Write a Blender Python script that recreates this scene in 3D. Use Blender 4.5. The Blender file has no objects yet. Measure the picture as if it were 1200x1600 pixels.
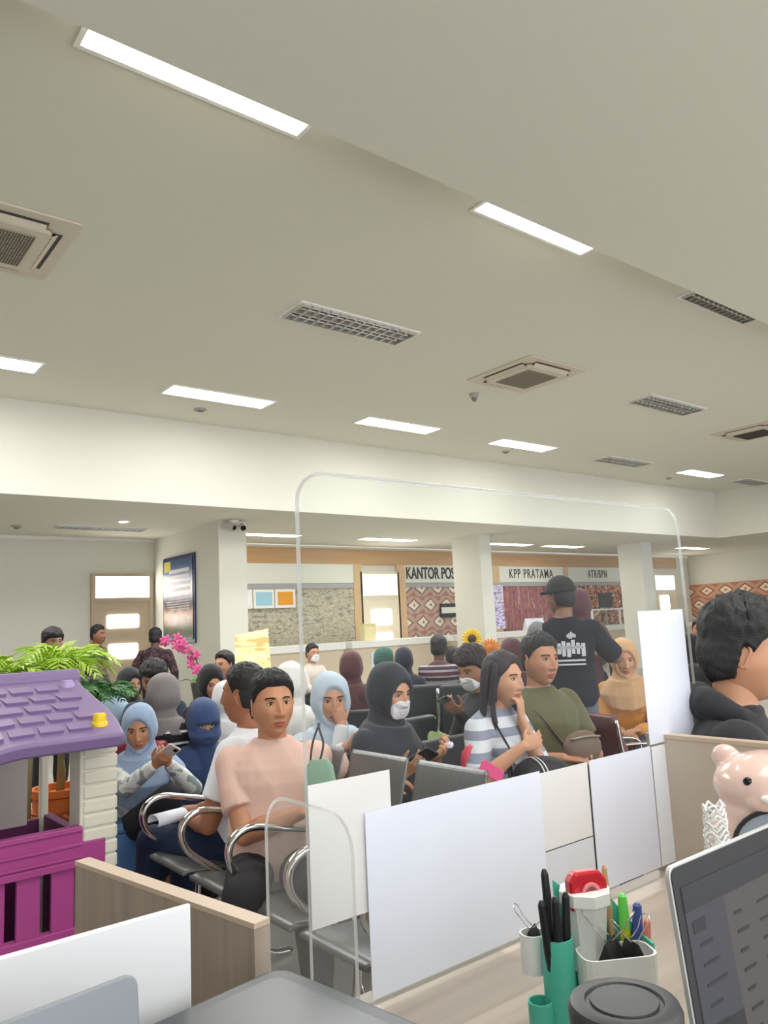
import bpy, bmesh, math, random
import numpy as np
from mathutils import Vector, Matrix, noise
PI=math.pi
SC=bpy.context.scene; COL=SC.collection
# ---------------------------------------------------------------- camera, world, exposure
_U=Vector((-400.,8200,-1200)).normalized()
_A=Vector((1510.,-105,-1200)); _A=(_A-_U*_A.dot(_U)).normalized()
_B=_U.cross(_A)
RW=Matrix((_A,_B,_U)); CAM=Vector((0,0,1.45))
cam_d=bpy.data.cameras.new('camera'); cam=bpy.data.objects.new('camera',cam_d); COL.objects.link(cam)
cam.matrix_world=Matrix.Translation(CAM)@RW.to_4x4()
cam_d.sensor_fit='VERTICAL'; cam_d.sensor_height=32; cam_d.lens=24; cam_d.clip_start=.02; cam_d.clip_end=200
SC.camera=cam
SC.view_settings.view_transform='Standard'; SC.view_settings.look='None'; SC.view_settings.gamma=1; SC.view_settings.use_curve_mapping=False
SC.view_settings.exposure=1.27
w=bpy.data.worlds.new('daylight'); SC.world=w; w.use_nodes=True
w.node_tree.nodes['Background'].inputs[0].default_value=(.95,.97,1,1); w.node_tree.nodes['Background'].inputs[1].default_value=.95
LAMP=6.0
def area(name,loc,rot,sx,sy,power,color=(1,.99,.965)):
    d=bpy.data.lights.new(name,'AREA'); d.shape='RECTANGLE'; d.size=sx; d.size_y=sy; d.energy=power; d.color=color
    o=bpy.data.objects.new(name,d); COL.objects.link(o); o.location=loc; o.rotation_euler=rot; return o
def ray(x,y): return RW@Vector((x-600,800-y,-1200.))/1200
def on(x,y,ax,v):
    d=ray(x,y); return CAM+d*((v-CAM[ax])/d[ax])
def dep(x,y,t): return CAM+ray(x,y)*t
# ---------------------------------------------------------------- materials
_mats={}
def lin(c): return tuple(((v/255)/12.92 if v/255<.04045 else ((v/255+.055)/1.055)**2.4) for v in c)
def mat(name,rgb,rough=.6,metal=0,bump=0,bscale=60,var=0,vscale=8,spec=.5,sheen=0,coat=0):
    if name in _mats: return _mats[name]
    m=bpy.data.materials.new(name); m.use_nodes=True; nt=m.node_tree; b=nt.nodes['Principled BSDF']
    c=lin(rgb)+(1,)
    b.inputs['Base Color'].default_value=c; b.inputs['Roughness'].default_value=rough; b.inputs['Metallic'].default_value=metal
    b.inputs['Specular IOR Level'].default_value=spec
    if sheen: b.inputs['Sheen Weight'].default_value=sheen
    if coat: b.inputs['Coat Weight'].default_value=coat
    tc=nt.nodes.new('ShaderNodeTexCoord')
    n=nt.nodes.new('ShaderNodeTexNoise'); n.inputs['Scale'].default_value=vscale; n.inputs['Detail'].default_value=3
    nt.links.new(tc.outputs['Object'],n.inputs['Vector'])
    v=var if var else .03
    mx=nt.nodes.new('ShaderNodeMix'); mx.data_type='RGBA'
    mx.inputs[6].default_value=tuple(x*(1-v) for x in c[:3])+(1,); mx.inputs[7].default_value=tuple(min(1,x*(1+v)) for x in c[:3])+(1,)
    nt.links.new(n.outputs['Fac'],mx.inputs[0]); nt.links.new(mx.outputs[2],b.inputs['Base Color'])
    if bump:
        n2=nt.nodes.new('ShaderNodeTexNoise'); n2.inputs['Scale'].default_value=bscale; nt.links.new(tc.outputs['Object'],n2.inputs['Vector'])
        bp=nt.nodes.new('ShaderNodeBump'); bp.inputs['Strength'].default_value=bump; bp.inputs['Distance'].default_value=.01
        nt.links.new(n2.outputs['Fac'],bp.inputs['Height']); nt.links.new(bp.outputs['Normal'],b.inputs['Normal'])
    _mats[name]=m; return m
def nodes_of(m): return m.node_tree, m.node_tree.nodes['Principled BSDF']
def ramp(nt,stops,interp='CONSTANT'):
    r=nt.nodes.new('ShaderNodeValToRGB'); r.color_ramp.interpolation=interp
    e=r.color_ramp.elements
    while len(e)<len(stops): e.new(.5)
    for i,(p,c) in enumerate(stops): e[i].position=p; e[i].color=lin(c)+(1,)
    return r
def math_n(nt,op,a,b=None):
    n=nt.nodes.new('ShaderNodeMath'); n.operation=op
    for i,v in enumerate((a,b)):
        if v is None: continue
        if isinstance(v,(int,float)): n.inputs[i].default_value=v
        else: nt.links.new(v,n.inputs[i])
    return n.outputs[0]
def stripes(name,axis,scale,stops,rough=.85,off=0.):
    """bands woven across one object axis"""
    m=mat(name,(200,200,200),rough); nt,b=nodes_of(m)
    tc=nt.nodes.new('ShaderNodeTexCoord'); s=nt.nodes.new('ShaderNodeSeparateXYZ'); nt.links.new(tc.outputs['Object'],s.inputs[0])
    v=math_n(nt,'FRACT',math_n(nt,'ADD',math_n(nt,'MULTIPLY',s.outputs[axis],scale),off))
    r=ramp(nt,stops); nt.links.new(v,r.inputs[0]); nt.links.new(r.outputs[0],b.inputs['Base Color']); return m
def mottled(name,stops,scale,kind='noise',rough=.85,stretch=(1,1,1),interp='CONSTANT',detail=2):
    m=mat(name,(200,200,200),rough); nt,b=nodes_of(m)
    tc=nt.nodes.new('ShaderNodeTexCoord'); mp=nt.nodes.new('ShaderNodeMapping'); mp.inputs['Scale'].default_value=stretch
    nt.links.new(tc.outputs['Object'],mp.inputs[0])
    if kind=='noise':
        n=nt.nodes.new('ShaderNodeTexNoise'); n.inputs['Scale'].default_value=scale; n.inputs['Detail'].default_value=detail; o=n.outputs['Fac']
    else:
        n=nt.nodes.new('ShaderNodeTexVoronoi'); n.inputs['Scale'].default_value=scale; o=n.outputs['Distance']
    nt.links.new(mp.outputs[0],n.inputs['Vector'])
    r=ramp(nt,stops,interp); nt.links.new(o,r.inputs[0]); nt.links.new(r.outputs[0],b.inputs['Base Color']); return m
def wood(name,c1,c2,axis=2,scale=30,rough=.45):
    st=[1,1,1]; st[axis]=.05
    return mottled(name,[(.25,c1),(.75,c2)],scale,'noise',rough,tuple(st),'LINEAR',4)
def diamond(name,bg1,bg2,dia,dark,sx,sz,ax=0):
    """woven lozenge cloth: pale lozenges with dark outline on two-tone ground"""
    m=mat(name,(200,200,200),.9); nt,b=nodes_of(m)
    tc=nt.nodes.new('ShaderNodeTexCoord'); s=nt.nodes.new('ShaderNodeSeparateXYZ'); nt.links.new(tc.outputs['Object'],s.inputs[0])
    u=math_n(nt,'MULTIPLY',s.outputs[ax],sx); v=math_n(nt,'MULTIPLY',s.outputs[2],sz)
    row=math_n(nt,'FLOOR',v); half=math_n(nt,'MULTIPLY',math_n(nt,'MODULO',math_n(nt,'ABSOLUTE',row),2.0),.5)
    fu=math_n(nt,'ABSOLUTE',math_n(nt,'SUBTRACT',math_n(nt,'FRACT',math_n(nt,'ADD',u,half)),.5))
    fv=math_n(nt,'ABSOLUTE',math_n(nt,'SUBTRACT',math_n(nt,'FRACT',v),.5))
    d=math_n(nt,'ADD',fu,fv)
    r=ramp(nt,[(0,bg1),(.10,dia),(.32,dark),(.42,bg2),(.72,bg1)]); nt.links.new(d,r.inputs[0]); nt.links.new(r.outputs[0],b.inputs['Base Color']); return m
def emis(name,rgb,s):
    if name in _mats: return _mats[name]
    m=bpy.data.materials.new(name); m.use_nodes=True; b=m.node_tree.nodes['Principled BSDF']
    b.inputs['Base Color'].default_value=lin(rgb)+(1,); b.inputs['Emission Color'].default_value=lin(rgb)+(1,); b.inputs['Emission Strength'].default_value=s
    _mats[name]=m; return m
def clear(name,haze=.05,tint=(.97,.98,.98),spec=1.0):
    if name in _mats: return _mats[name]
    m=bpy.data.materials.new(name); m.use_nodes=True; nt=m.node_tree; nt.nodes.clear()
    o=nt.nodes.new('ShaderNodeOutputMaterial'); t=nt.nodes.new('ShaderNodeBsdfTransparent'); t.inputs[0].default_value=tint+(1,)
    g=nt.nodes.new('ShaderNodeBsdfGlossy'); g.inputs['Roughness'].default_value=.02
    f=nt.nodes.new('ShaderNodeLayerWeight'); f.inputs[0].default_value=.5
    pw=nt.nodes.new('ShaderNodeMath'); pw.operation='POWER'; pw.inputs[1].default_value=4.5; nt.links.new(f.outputs['Facing'],pw.inputs[0])
    fm=nt.nodes.new('ShaderNodeMath'); fm.operation='MULTIPLY_ADD'; fm.inputs[1].default_value=.35*spec; fm.inputs[2].default_value=.004; nt.links.new(pw.outputs[0],fm.inputs[0])
    mx=nt.nodes.new('ShaderNodeMixShader'); nt.links.new(fm.outputs[0],mx.inputs[0]); nt.links.new(t.outputs[0],mx.inputs[1]); nt.links.new(g.outputs[0],mx.inputs[2])
    d=nt.nodes.new('ShaderNodeBsdfTranslucent'); d.inputs[0].default_value=(.9,.9,.9,1)  # white translucent share paints the milky veil of reflections on the acrylic
    m2=nt.nodes.new('ShaderNodeMixShader'); m2.inputs[0].default_value=haze; nt.links.new(mx.outputs[0],m2.inputs[1]); nt.links.new(d.outputs[0],m2.inputs[2])
    nt.links.new(m2.outputs[0],o.inputs[0]); _mats[name]=m; return m
WALL=mat('wall_paint',(224,223,213),.85,var=.015)
CEIL=mat('ceiling_paint',(224,223,209),.9,var=.015)
WHITE=mat('white_trim',(240,240,236),.6)
CHROME=mat('chrome',(215,212,208),.12,1)
BLACKV=mat('black_vinyl',(52,58,62),.42,bump=.1,bscale=90)
PLEXI=clear('clear_acrylic',.009); PLEXIB=clear('clear_thick_acrylic',.06)
EDGE=clear('acrylic_edge',.42,spec=.6)  # whitish mix paints the light gathered along the cut edges
PAPER=mat('white_paper',(226,230,242),.8)
# ---------------------------------------------------------------- mesh helpers
class MB:
    def __init__(s): s.v=[]; s.f=[]; s.m=[]
    def add(s,vs,fs,mi=0):
        n=len(s.v); s.v+= [tuple(v) for v in vs]; s.f+=[tuple(i+n for i in f) for f in fs]; s.m+=[mi]*len(fs); return s
    def box(s,a,b,mi=0,M=None):
        (x0,y0,z0),(x1,y1,z1)=a,b
        vs=[Vector(p) for p in ((x0,y0,z0),(x1,y0,z0),(x1,y1,z0),(x0,y1,z0),(x0,y0,z1),(x1,y0,z1),(x1,y1,z1),(x0,y1,z1))]
        if M is not None: vs=[M@v for v in vs]
        return s.add(vs,[(0,3,2,1),(4,5,6,7),(0,1,5,4),(1,2,6,5),(2,3,7,6),(3,0,4,7)],mi)
    def loft(s,rings,mi=0,cap=True,closed=True):
        n=len(rings[0]); vs=[p for r in rings for p in r]; fs=[]
        for i in range(len(rings)-1):
            for j in range(n if closed else n-1):
                k=(j+1)%n; fs.append((i*n+j,i*n+k,(i+1)*n+k,(i+1)*n+j))
        if cap and closed: fs.append(tuple(range(n-1,-1,-1))); fs.append(tuple((len(rings)-1)*n+j for j in range(n)))
        return s.add(vs,fs,mi)
    def cone(s,p0,r0,p1,r1,n=16,mi=0,sq=1.0):
        p0,p1=Vector(p0),Vector(p1); d=(p1-p0).normalized(); a=d.orthogonal().normalized(); b=d.cross(a)
        return s.loft([[p+(a*math.cos(2*PI*j/n)+b*sq*math.sin(2*PI*j/n))*r for j in range(n)] for p,r in ((p0,r0),(p1,r1))],mi)
    def caps(s,p0,r0,p1,r1,n=14,mi=0):
        p0,p1=Vector(p0),Vector(p1); d=p1-p0
        if d.length<1e-6: d=Vector((0,0,1e-4))
        d.normalize(); a=d.orthogonal().normalized(); b=d.cross(a); rg=[]
        for k in range(1,6):
            t=PI/2*k/5; rg.append((p0-d*r0*math.cos(t),r0*math.sin(t)))
        for k in range(5,0,-1):
            t=PI/2*k/5; rg.append((p1+d*r1*math.cos(t),r1*math.sin(t)))
        return s.loft([[p+(a*math.cos(2*PI*j/n)+b*math.sin(2*PI*j/n))*r for j in range(n)] for p,r in rg],mi)
    def ell(s,c,r,M=None,n=20,m=12,mi=0):
        c=Vector(c); rg=[]
        for i in range(1,m):
            t=PI*i/m; rg.append([Vector((math.sin(t)*math.cos(2*PI*j/n)*r[0],math.sin(t)*math.sin(2*PI*j/n)*r[1],-math.cos(t)*r[2])) for j in range(n)])
        rg=[[c+(M@p if M is not None else p) for p in q] for q in rg]
        return s.loft(rg,mi)
    def tube(s,pts,r,n=10,mi=0,smooth=0,flat=1.0,up=None,closed=False):
        P=[Vector(p) for p in pts]
        if smooth:
            Q=[]; L=len(P)
            rng=range(L) if closed else range(L-1)
            for i in rng:
                p0=P[(i-1)%L] if closed or i>0 else P[0]; p1=P[i]; p2=P[(i+1)%L]; p3=P[(i+2)%L] if closed or i+2<L else P[-1]
                for k in range(smooth):
                    t=k/smooth; Q.append(.5*((2*p1)+(p2-p0)*t+(2*p0-5*p1+4*p2-p3)*t*t+(3*p1-p0-3*p2+p3)*t**3))
            if not closed: Q.append(P[-1])
            P=Q
        rg=[]; L=len(P); pa=None
        for i in range(L):
            d=(P[(i+1)%L]-P[i-1]) if closed else (P[min(i+1,L-1)]-P[max(i-1,0)])
            d.normalize()
            if up is not None: a=(Vector(up)-d*Vector(up).dot(d))
            elif pa is None: a=d.orthogonal()
            else: a=pa-d*pa.dot(d)
            a=a.normalized() if a.length>1e-5 else d.orthogonal().normalized()
            pa=a; b=d.cross(a); rr=r(i/(L-1)) if callable(r) else r
            rg.append([P[i]+(a*math.cos(2*PI*j/n)+b*flat*math.sin(2*PI*j/n))*rr for j in range(n)])
        if closed: rg.append(rg[0])
        return s.loft(rg,mi,cap=not closed)
    def lathe(s,prof,c=(0,0,0),n=24,mi=0):
        c=Vector(c)
        return s.loft([[c+Vector((r*math.cos(2*PI*j/n),r*math.sin(2*PI*j/n),z)) for j in range(n)] for r,z in prof],mi)
    def prism(s,pts,d,mi=0):
        """extrude outline (3D pts) by vector d"""
        P=[Vector(p) for p in pts]; d=Vector(d); n=len(P)
        return s.loft([P,[p+d for p in P]],mi)
    def mesh(s,name):
        me=bpy.data.meshes.new(name); me.from_pydata(s.v,[],s.f); 
        me.polygons.foreach_set('material_index',s.m); me.update()
        bm=bmesh.new(); bm.from_mesh(me); bmesh.ops.recalc_face_normals(bm,faces=bm.faces); bm.to_mesh(me); bm.free(); return me
    def build(s,name,m,parent=None,smooth=False,bevel=0,M=None,seg=2):
        me=s.mesh(name)
        for x in (m if isinstance(m,(list,tuple)) else [m]): me.materials.append(x)
        if M is not None: me.transform(M)
        return link(name,me,parent,smooth,bevel,seg)
def link(name,me,parent=None,smooth=False,bevel=0,seg=2):
    o=bpy.data.objects.new(name,me); COL.objects.link(o)
    if parent: o.parent=parent
    if smooth: me.polygons.foreach_set('use_smooth',[True]*len(me.polygons))
    if smooth=='auto': me.set_sharp_from_angle(angle=math.radians(38))
    if bevel:
        b=o.modifiers.new('bevel','BEVEL'); b.width=bevel; b.segments=seg; b.limit_method='ANGLE'; b.angle_limit=math.radians(40)
    return o
def thing(name,label,cat,loc=(0,0,0),rz=0,group=None):
    o=bpy.data.objects.new(name,None); COL.objects.link(o); o.location=loc; o.rotation_euler=(0,0,rz); o.empty_display_size=.1
    return tag(o,label,cat,group)
def tag(o,label,cat,group=None):
    o['label']=label; o['category']=cat
    if group: o['group']=group
    return o
def struct(o): o['kind']='structure'; return o
def sb(name,a,b,m,M=None): return struct(MB().box(a,b,M=M).build(name,m))
def rrect(w,h,r,n=6,c=(0,0)):
    P=[]
    for cx,cy,a0 in ((w/2-r,h/2-r,0),(-w/2+r,h/2-r,PI/2),(-w/2+r,-h/2+r,PI),(w/2-r,-h/2+r,3*PI/2)):
        for k in range(n+1):
            a=a0+PI/2*k/n; P.append((c[0]+cx+r*math.cos(a),c[1]+cy+r*math.sin(a)))
    return P
def dup(root,loc,rz=None,label=None):
    r=root.copy(); COL.objects.link(r); r.location=loc
    if rz is not None: r.rotation_euler=(0,0,rz)
    if label: r['label']=label
    for ch in [o for o in COL.objects if o.parent==root]:
        c=ch.copy(); COL.objects.link(c); c.parent=r
        for g in [o for o in COL.objects if o.parent==ch]:
            d=g.copy(); COL.objects.link(d); d.parent=c
    return r
def text(s,name,m,parent,loc,rot,size,ext=.004,sx=1.,bold=0,align='CENTER',sp=1.):
    cu=bpy.data.curves.new(name,'FONT'); cu.body=s; cu.size=size; cu.extrude=ext; cu.align_x=align; cu.align_y='CENTER'; cu.offset=bold; cu.space_character=sp
    t=bpy.data.objects.new(name,cu); COL.objects.link(t)
    dg=bpy.context.evaluated_depsgraph_get(); me=bpy.data.meshes.new_from_object(t.evaluated_get(dg))
    bpy.data.objects.remove(t); bpy.data.curves.remove(cu)
    me.transform(Matrix.Translation(loc)@rot.to_4x4()@Matrix.Diagonal((sx,1,1,1))); me.materials.clear(); me.materials.append(m)
    return link(name,me,parent)
RX90=Matrix.Rotation(PI/2,3,'X')      # text facing -Y
# ================================================================ THE ROOM
ZC=4.49; ZN=4.27; ZA=3.27; YN=3.565*(ZN-1.45)/(ZC-1.45); YB=10.16; YW=14.18; XR=19.45
floor_m=mottled('floor_tiles',[(.3,(150,146,140)),(.7,(172,168,160))],1.2,'noise',.28,(1,1,1),'LINEAR')
sb('floor',(-9,-4,-.1),(27,16,0),floor_m)
sb('ceiling',(-9,YN,ZC),(XR+.01,YB+.02,ZC+.1),CEIL)
# the ceiling over the service desks hangs lower and ends in a straight edge
struct(MB().box((-9,-4,ZN),(XR+8,YN,ZN+.1)).box((-9,YN-.08,ZN+.1),(XR,YN,ZC+.1)).build('ceiling',CEIL))
sb('wall_back_upper',(-9,YB,ZA),(XR+.35,YB+.3,ZC+.1),WALL)
sb('wall_right_upper',(XR,-4,ZA),(XR+.3,YB,ZC+.1),WALL)
sb('ceiling',(-9,YB+.3,ZA),(27,YW+.1,ZA+.1),CEIL)
sb('ceiling',(XR+.3,-4,ZA),(27,YB+.3,ZA+.1),CEIL)
sb('wall_left',(-9.2,-4,0),(-9,YW+.2,ZC+.1),WALL)
sb('wall_far_right',(25,-4,0),(25.2,YW+.1,ZA),WALL)
# far wall left part with its door opening, far wall right part behind the counters
sb('wall_back',(-9,YW,0),(5.73,YW+.2,ZA),WALL)
sb('wall_back',(5.73,YW+.12,0),(27,YW+.32,ZA),WALL)
sb('wall_poster',(5.73,11.45,0),(6.24,YW+.1,ZA),WALL)
sb('trim_cornice',(-9,YW-.05,ZA-.06),(5.73,YW,ZA),WHITE)
for x,y,wx,wy in ((11.86,11.5,.34,.85),(17.88,11.5,.5,.7)):
    sb('wall_column',(x,y,0),(x+wx,y+wy,ZA),WALL)
# ---------------------------------------------------------------- ceiling fixtures
LIT=emis('lit_tube_diffuser',(255,252,244),LAMP)
LOUV=mat('louvre_metal',(205,205,200),.3,.7)
GAP=mat('dark_recess',(70,66,60),.8)
def lit_light(x0,y0,z,wx=1.42,wy=.36,label='',grp='lit ceiling lights'):
    t=thing('ceiling_light',label,'ceiling light',(x0+wx/2,y0+wy/2,z),0,grp)
    m=MB(); a,b=wx/2,wy/2
    for q in (((-a-.03,-b-.03,-.012),(a+.03,-b,.0)),((-a-.03,b,-.012),(a+.03,b+.03,.0)),((-a-.03,-b,-.012),(-a,b,.0)),((a,-b,-.012),(a+.03,b,.0))): m.box(*q)
    m.build('frame',WHITE,t)
    d=MB().prism([(p[0],p[1],-.010) for p in rrect(wx,wy,.03)],(0,0,.008)); d.build('diffuser',LIT,t)
    return t
def louvre(x0,y0,z,wx=1.42,wy=.36,label='',grp=None,n=13):
    t=thing('ceiling_light',label,'ceiling light',(x0+wx/2,y0+wy/2,z),0,grp)
    a,b=wx/2,wy/2
    m=MB()
    for q in (((-a-.04,-b-.04,-.012),(a+.04,-b,0)),((-a-.04,b,-.012),(a+.04,b+.04,0)),((-a-.04,-b,-.012),(-a,b,0)),((a,-b,-.012),(a+.04,b,0))): m.box(*q)
    m.build('frame',WHITE,t)
    MB().box((-a,-b,-.004),(a,b,-.001)).build('reflector',mat('unlit_reflector',(150,148,140),.25,.8),t)
    s=MB()
    for k in range(n+1):
        x=-a+wx*k/n; s.box((x-.006,-b,-.03),(x+.006,b,-.004))
    for y in (-b,-.012,b-.012): s.box((-a,y,-.032),(a,y+.014,-.004))
    s.build('louvre',LOUV,t)
    tb=MB()
    for y in (-b/2,b/2): tb.cone((-a+.05,y,-.013),.008,(a-.05,y,-.013),.008,8)
    tb.build('tube',WHITE,t)
    return t
names=['leftmost lit panel of the far ceiling row, cut by the photo edge','second lit panel from the left in the far ceiling row','third lit panel from the left, above the tall clear screen','fourth lit panel of the far row, beside a small round sensor','farthest lit panel, nearest the right hand corner']
for x,l in zip((.82,3.77,6.8,9.69,15.72),names): lit_light(x,8.66,ZC,label=l,grp='lit panels in the far ceiling row')
lit_light(1.11,3.32,ZC,1.31,.36,'long bright strip light at the upper left, under the ceiling step',grp='strip lights along the ceiling step')
lit_light(3.98,3.32,ZC,1.27,.36,'bright strip light at the ceiling step, right of the longest one',grp='strip lights along the ceiling step')
louvre(6.85,3.32,ZC,1.2,.36,'unlit thin louvred light at the right end of the ceiling step')
louvre(3.8,5.78,ZC,label='large unlit louvred ceiling light left of the cassette air conditioner')
louvre(9.66,5.8,ZC,label='unlit louvred light between the two right hand air conditioners')
louvre(12.7,8.66,ZC,label='unlit louvred light in the far row, before the last lit panel')
louvre(18.2,8.66,ZC,1.2,label='farthest unlit louvred light beside the right wall')
def cassette(x,y,label,dark):
    t=thing('air_conditioner',label,'air conditioner',(x,y,ZC),0,'ceiling cassette air conditioners')
    body=mat('aged_plastic',(212,203,186),.5)
    def ring(m,w0,w1,z0,z1,r=.05):
        A=[(p[0],p[1],z0) for p in rrect(w0,w0,r)]; Bq=[(p[0],p[1],z1) for p in rrect(w1,w1,r*.7)]
        Ai=[(p[0],p[1],z0) for p in rrect(w0,w0,r)]
        return m.loft([A,Bq],cap=False)
    m=MB(); out=.54
    m.prism([(p[0],p[1],-.018) for p in rrect(1.08,1.08,.04)],(0,0,.018)); m.build('panel',body,t,bevel=.004)
    f=MB(); c=.40
    f.prism([(p[0],p[1],-.06) for p in rrect(.74,.74,.05)],(0,0,.03)); f.build('face_plate',body,t,bevel=.008)
    s=MB()
    for k in range(4):
        M=Matrix.Rotation(k*PI/2,4,'Z'); s.box((-.32,.385,-.024),(.32,.45,-.016),M=M)
    s.build('air_slot',GAP,t)
    fl=MB()
    for k in range(4):
        M=Matrix.Rotation(k*PI/2,4,'Z')@Matrix.Translation((0,.40,-.035))@Matrix.Rotation(math.radians(35),4,'X'); fl.box((-.31,-.03,-.003),(.31,.035,.003),M=M)
    fl.build('flap',body,t)
    MB().box((-.27,-.27,-.062),(.27,.27,-.058)).build('grille_backing',GAP if dark else mat('grille_shadow',(120,112,98),.8),t)
    g=MB()
    for k in range(28): 
        q=-.27+.54*k/27; g.box((q-.004,-.27,-.07),(q+.004,.27,-.06)); 
    for k in range(14):
        q=-.27+.54*k/13; g.box((-.27,q-.003,-.069),(.27,q+.003,-.061))
    g.build('grille',mat('grille_dark',(78,70,66),.6) if dark else mat('grille_beige',(150,143,128),.6),t)
    return t
cassette(1.15,6.0,'beige cassette air conditioner at the left edge of the photo',False)
cassette(7.37,6.13,'beige cassette air conditioner beside the hanging smoke detector',False)
cassette(13.4,6.13,'white cassette air conditioner with dark grille at the right edge',True)
def detector(x,y,z,label,r=.055,h=.06,grp='round detectors on the ceiling'):
    t=thing('smoke_detector',label,'smoke detector',(x,y,z),0,grp)
    MB().lathe([(r*.95,0),(r,-.01),(r*.9,-h*.45),(r*.6,-h*.55)]).build('base',mat('detector_grey',(176,172,164),.5),t,smooth='auto')
    MB().lathe([(r*.55,-h*.5),(r*.55,-h*.8),(r*.3,-h)]).build('sensor',mat('sensor_grey',(125,122,118),.5),t,smooth='auto')
detector(7.35,7.04,ZC,'grey domed smoke detector hanging beside the second air conditioner',.065,.11)
detector(4.51,9.49,ZC,'flat round detector below the second lit panel',.09,.035)
detector(10.5,9.35,ZC,'flat round detector below the fourth lit panel',.08,.035)
detector(16.2,9.5,ZC,'flat round detector left of the farthest lit panel',.08,.035)
detector(17.6,7.3,ZC,'small round detector by the dark grilled air conditioner',.07,.04)
detector(3.02,13.0,ZA,'small round detector on the lower ceiling at the far left',.08,.05)
# annex ceiling lights
for x0,l in ((6.72,'lit strip just right of the camera pillar'),(9.75,'lit strip above the service door'),(13.6,'short lit strip right of the first column'),(15.7,'lit strip above the last office signs')):
    lit_light(x0,12.72,ZA,1.45,.3,l+', on the low ceiling',grp='lit panels on the low ceiling')
for x0 in (20.9,): lit_light(x0,12.0,ZA,1.45,.3,'lit panel on the low ceiling beyond the right corner',grp='lit panels on the low ceiling')
lit_light(21.0,8.6,ZA,1.45,.36,'lit panel on the low ceiling by the right wall',grp='lit panels on the low ceiling')
louvre(3.55,12.65,ZA,1.45,.3,label='dim unlit louvred light on the low ceiling at left',n=12)
t=thing('downlight','small round downlight on the low ceiling near the pillar','ceiling light',(4.34,11.95,ZA))
MB().lathe([(.11,0),(.11,-.015),(.07,-.02)]).build('rim',WHITE,t,smooth='auto'); MB().lathe([(.07,-.021),(.065,-.023)]).build('bulb',emis('warm_spot',(255,235,200),6),t)
# added area lamps that brighten hall and desks; no lit fixtures at these spots
for x,y in ((0,7.5),(4.5,6.4),(9,6.4),(14,6.8)): area('hall_fill',(x,y,ZC-.16),(0,0,0),2.6,2.0,66)
area('desk_fill',(2.0,.3,ZN-.05),(0,0,0),4,1.6,45)
# ================================================================ BACK WALL: OFFICE COUNTERS
OAK=wood('oak_veneer',(206,168,122),(190,150,104),0,14)
OAKV=wood('oak_veneer_post',(222,192,152),(208,174,132),2,14)
BEIGE=mat('beige_laminate',(222,206,180),.5)
TOPW=mat('counter_top_white',(244,244,240),.35)
YF=14.3
struct(MB().box((6.24,YF-.06,2.85),(24.2,YF,3.2)).build('trim_header',OAK))
for i,(x0,x1) in enumerate(((10.49,10.74),(11.8,12.05),(15.06,15.38),(18.06,18.3))):
    struct(MB().box((x0,YF-.07,0),(x1,YF,2.86)).build('trim_post',OAKV,bevel=.004))
GREYB=mat('grey_blind_box',(170,172,172),.5)
SIGNW=mat('sign_board_white',(228,230,220),.5); INK=mat('sign_black',(38,38,40),.5)
def sign(x0,x1,label,txt=None,tx=None,size=.3,sx=.95,bold=.002):
    t=thing('office_sign',label,'sign',((x0+x1)/2,YF-.02,2.64),0)
    h=(x1-x0)/2
    MB().box((-h,-.05,-.22),(h,0,.21)).build('board',SIGNW,t,bevel=.004)
    if txt: text(txt,'lettering',INK,t,((tx or 0),-.055,.0),RX90,size,.006,sx,bold,sp=(1.0 if bold>.005 else 1.22))
    MB().box((-h,-.04,-.33),(h,0,-.225)).build('blind_box',GREYB,t)
sign(7.0,10.49,'blank pale sign board above the grey patterned blind')
sign(12.05,14.2,'white board lettered KANTOR POS over the lozenge cloth','KANTOR POS',-.24,.40,.66,.008)
sign(15.38,18.06,'white board lettered KPP PRATAMA over the red cloth','KPP PRATAMA',-.05,.36,.68,.001)
sign(18.3,21.2,'white board lettered ATR/BPN over the floral cloth','ATR/BPN',-.05,.34,.60,.001)
GREYP=mottled('grey_wave_blind',[(0,(150,148,136)),(.42,(196,190,168)),(.52,(172,168,150)),(.6,(206,202,184))],5,'noise',.9,(1.2,1,3.4))
REDC=mottled('red_batik',[(0,(132,84,86)),(.40,(164,112,112)),(.50,(150,94,96)),(.60,(184,140,136))],4.0,'noise',.9,(1.8,1,.5))
DIAC=diamond('lozenge_batik',(176,124,114),(192,164,150),(238,228,216),(132,104,98),1.85,2.4,0)
FLOC=mottled('floral_batik',[(0,(96,62,52)),(.42,(206,160,120)),(.5,(150,84,76)),(.6,(230,206,180))],4,'noise',.9,(1,1,1.3))
DIAR=diamond('lozenge_batik_side',(190,128,104),(206,160,132),(238,220,196),(150,96,80),1.5,2.2,1)
def cloth(x0,x1,z0,z1,m,label,y=YF,wav=9):
    t=MB(); n=int((x1-x0)*24); c=(x0+x1)/2
    F=[(x0-c+(x1-x0)*k/n, .018*math.sin(k*.9)) for k in range(n+1)]
    ring=lambda z:[(x,-.03+d,z) for x,d in F]+[(x,-.02+d,z) for x,d in reversed(F)]
    t.loft([ring(z0),ring(z1)]); o=t.build('hanging_cloth',m,smooth='auto'); o.location=(c,y,0); return tag(o,label,'cloth',None)
cloth(7.0,10.49,.95,2.31,GREYP,'grey wave patterned blind behind the left counter')
cloth(12.05,14.2,.95,2.31,DIAC,'lozenge patterned cloth under the KANTOR POS sign')
cloth(15.38,18.06,.95,2.31,REDC,'dark red patterned cloth under the KPP PRATAMA sign')
cloth(18.3,21.2,.95,2.31,FLOC,'floral brown cloth under the ATR/BPN sign')
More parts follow.
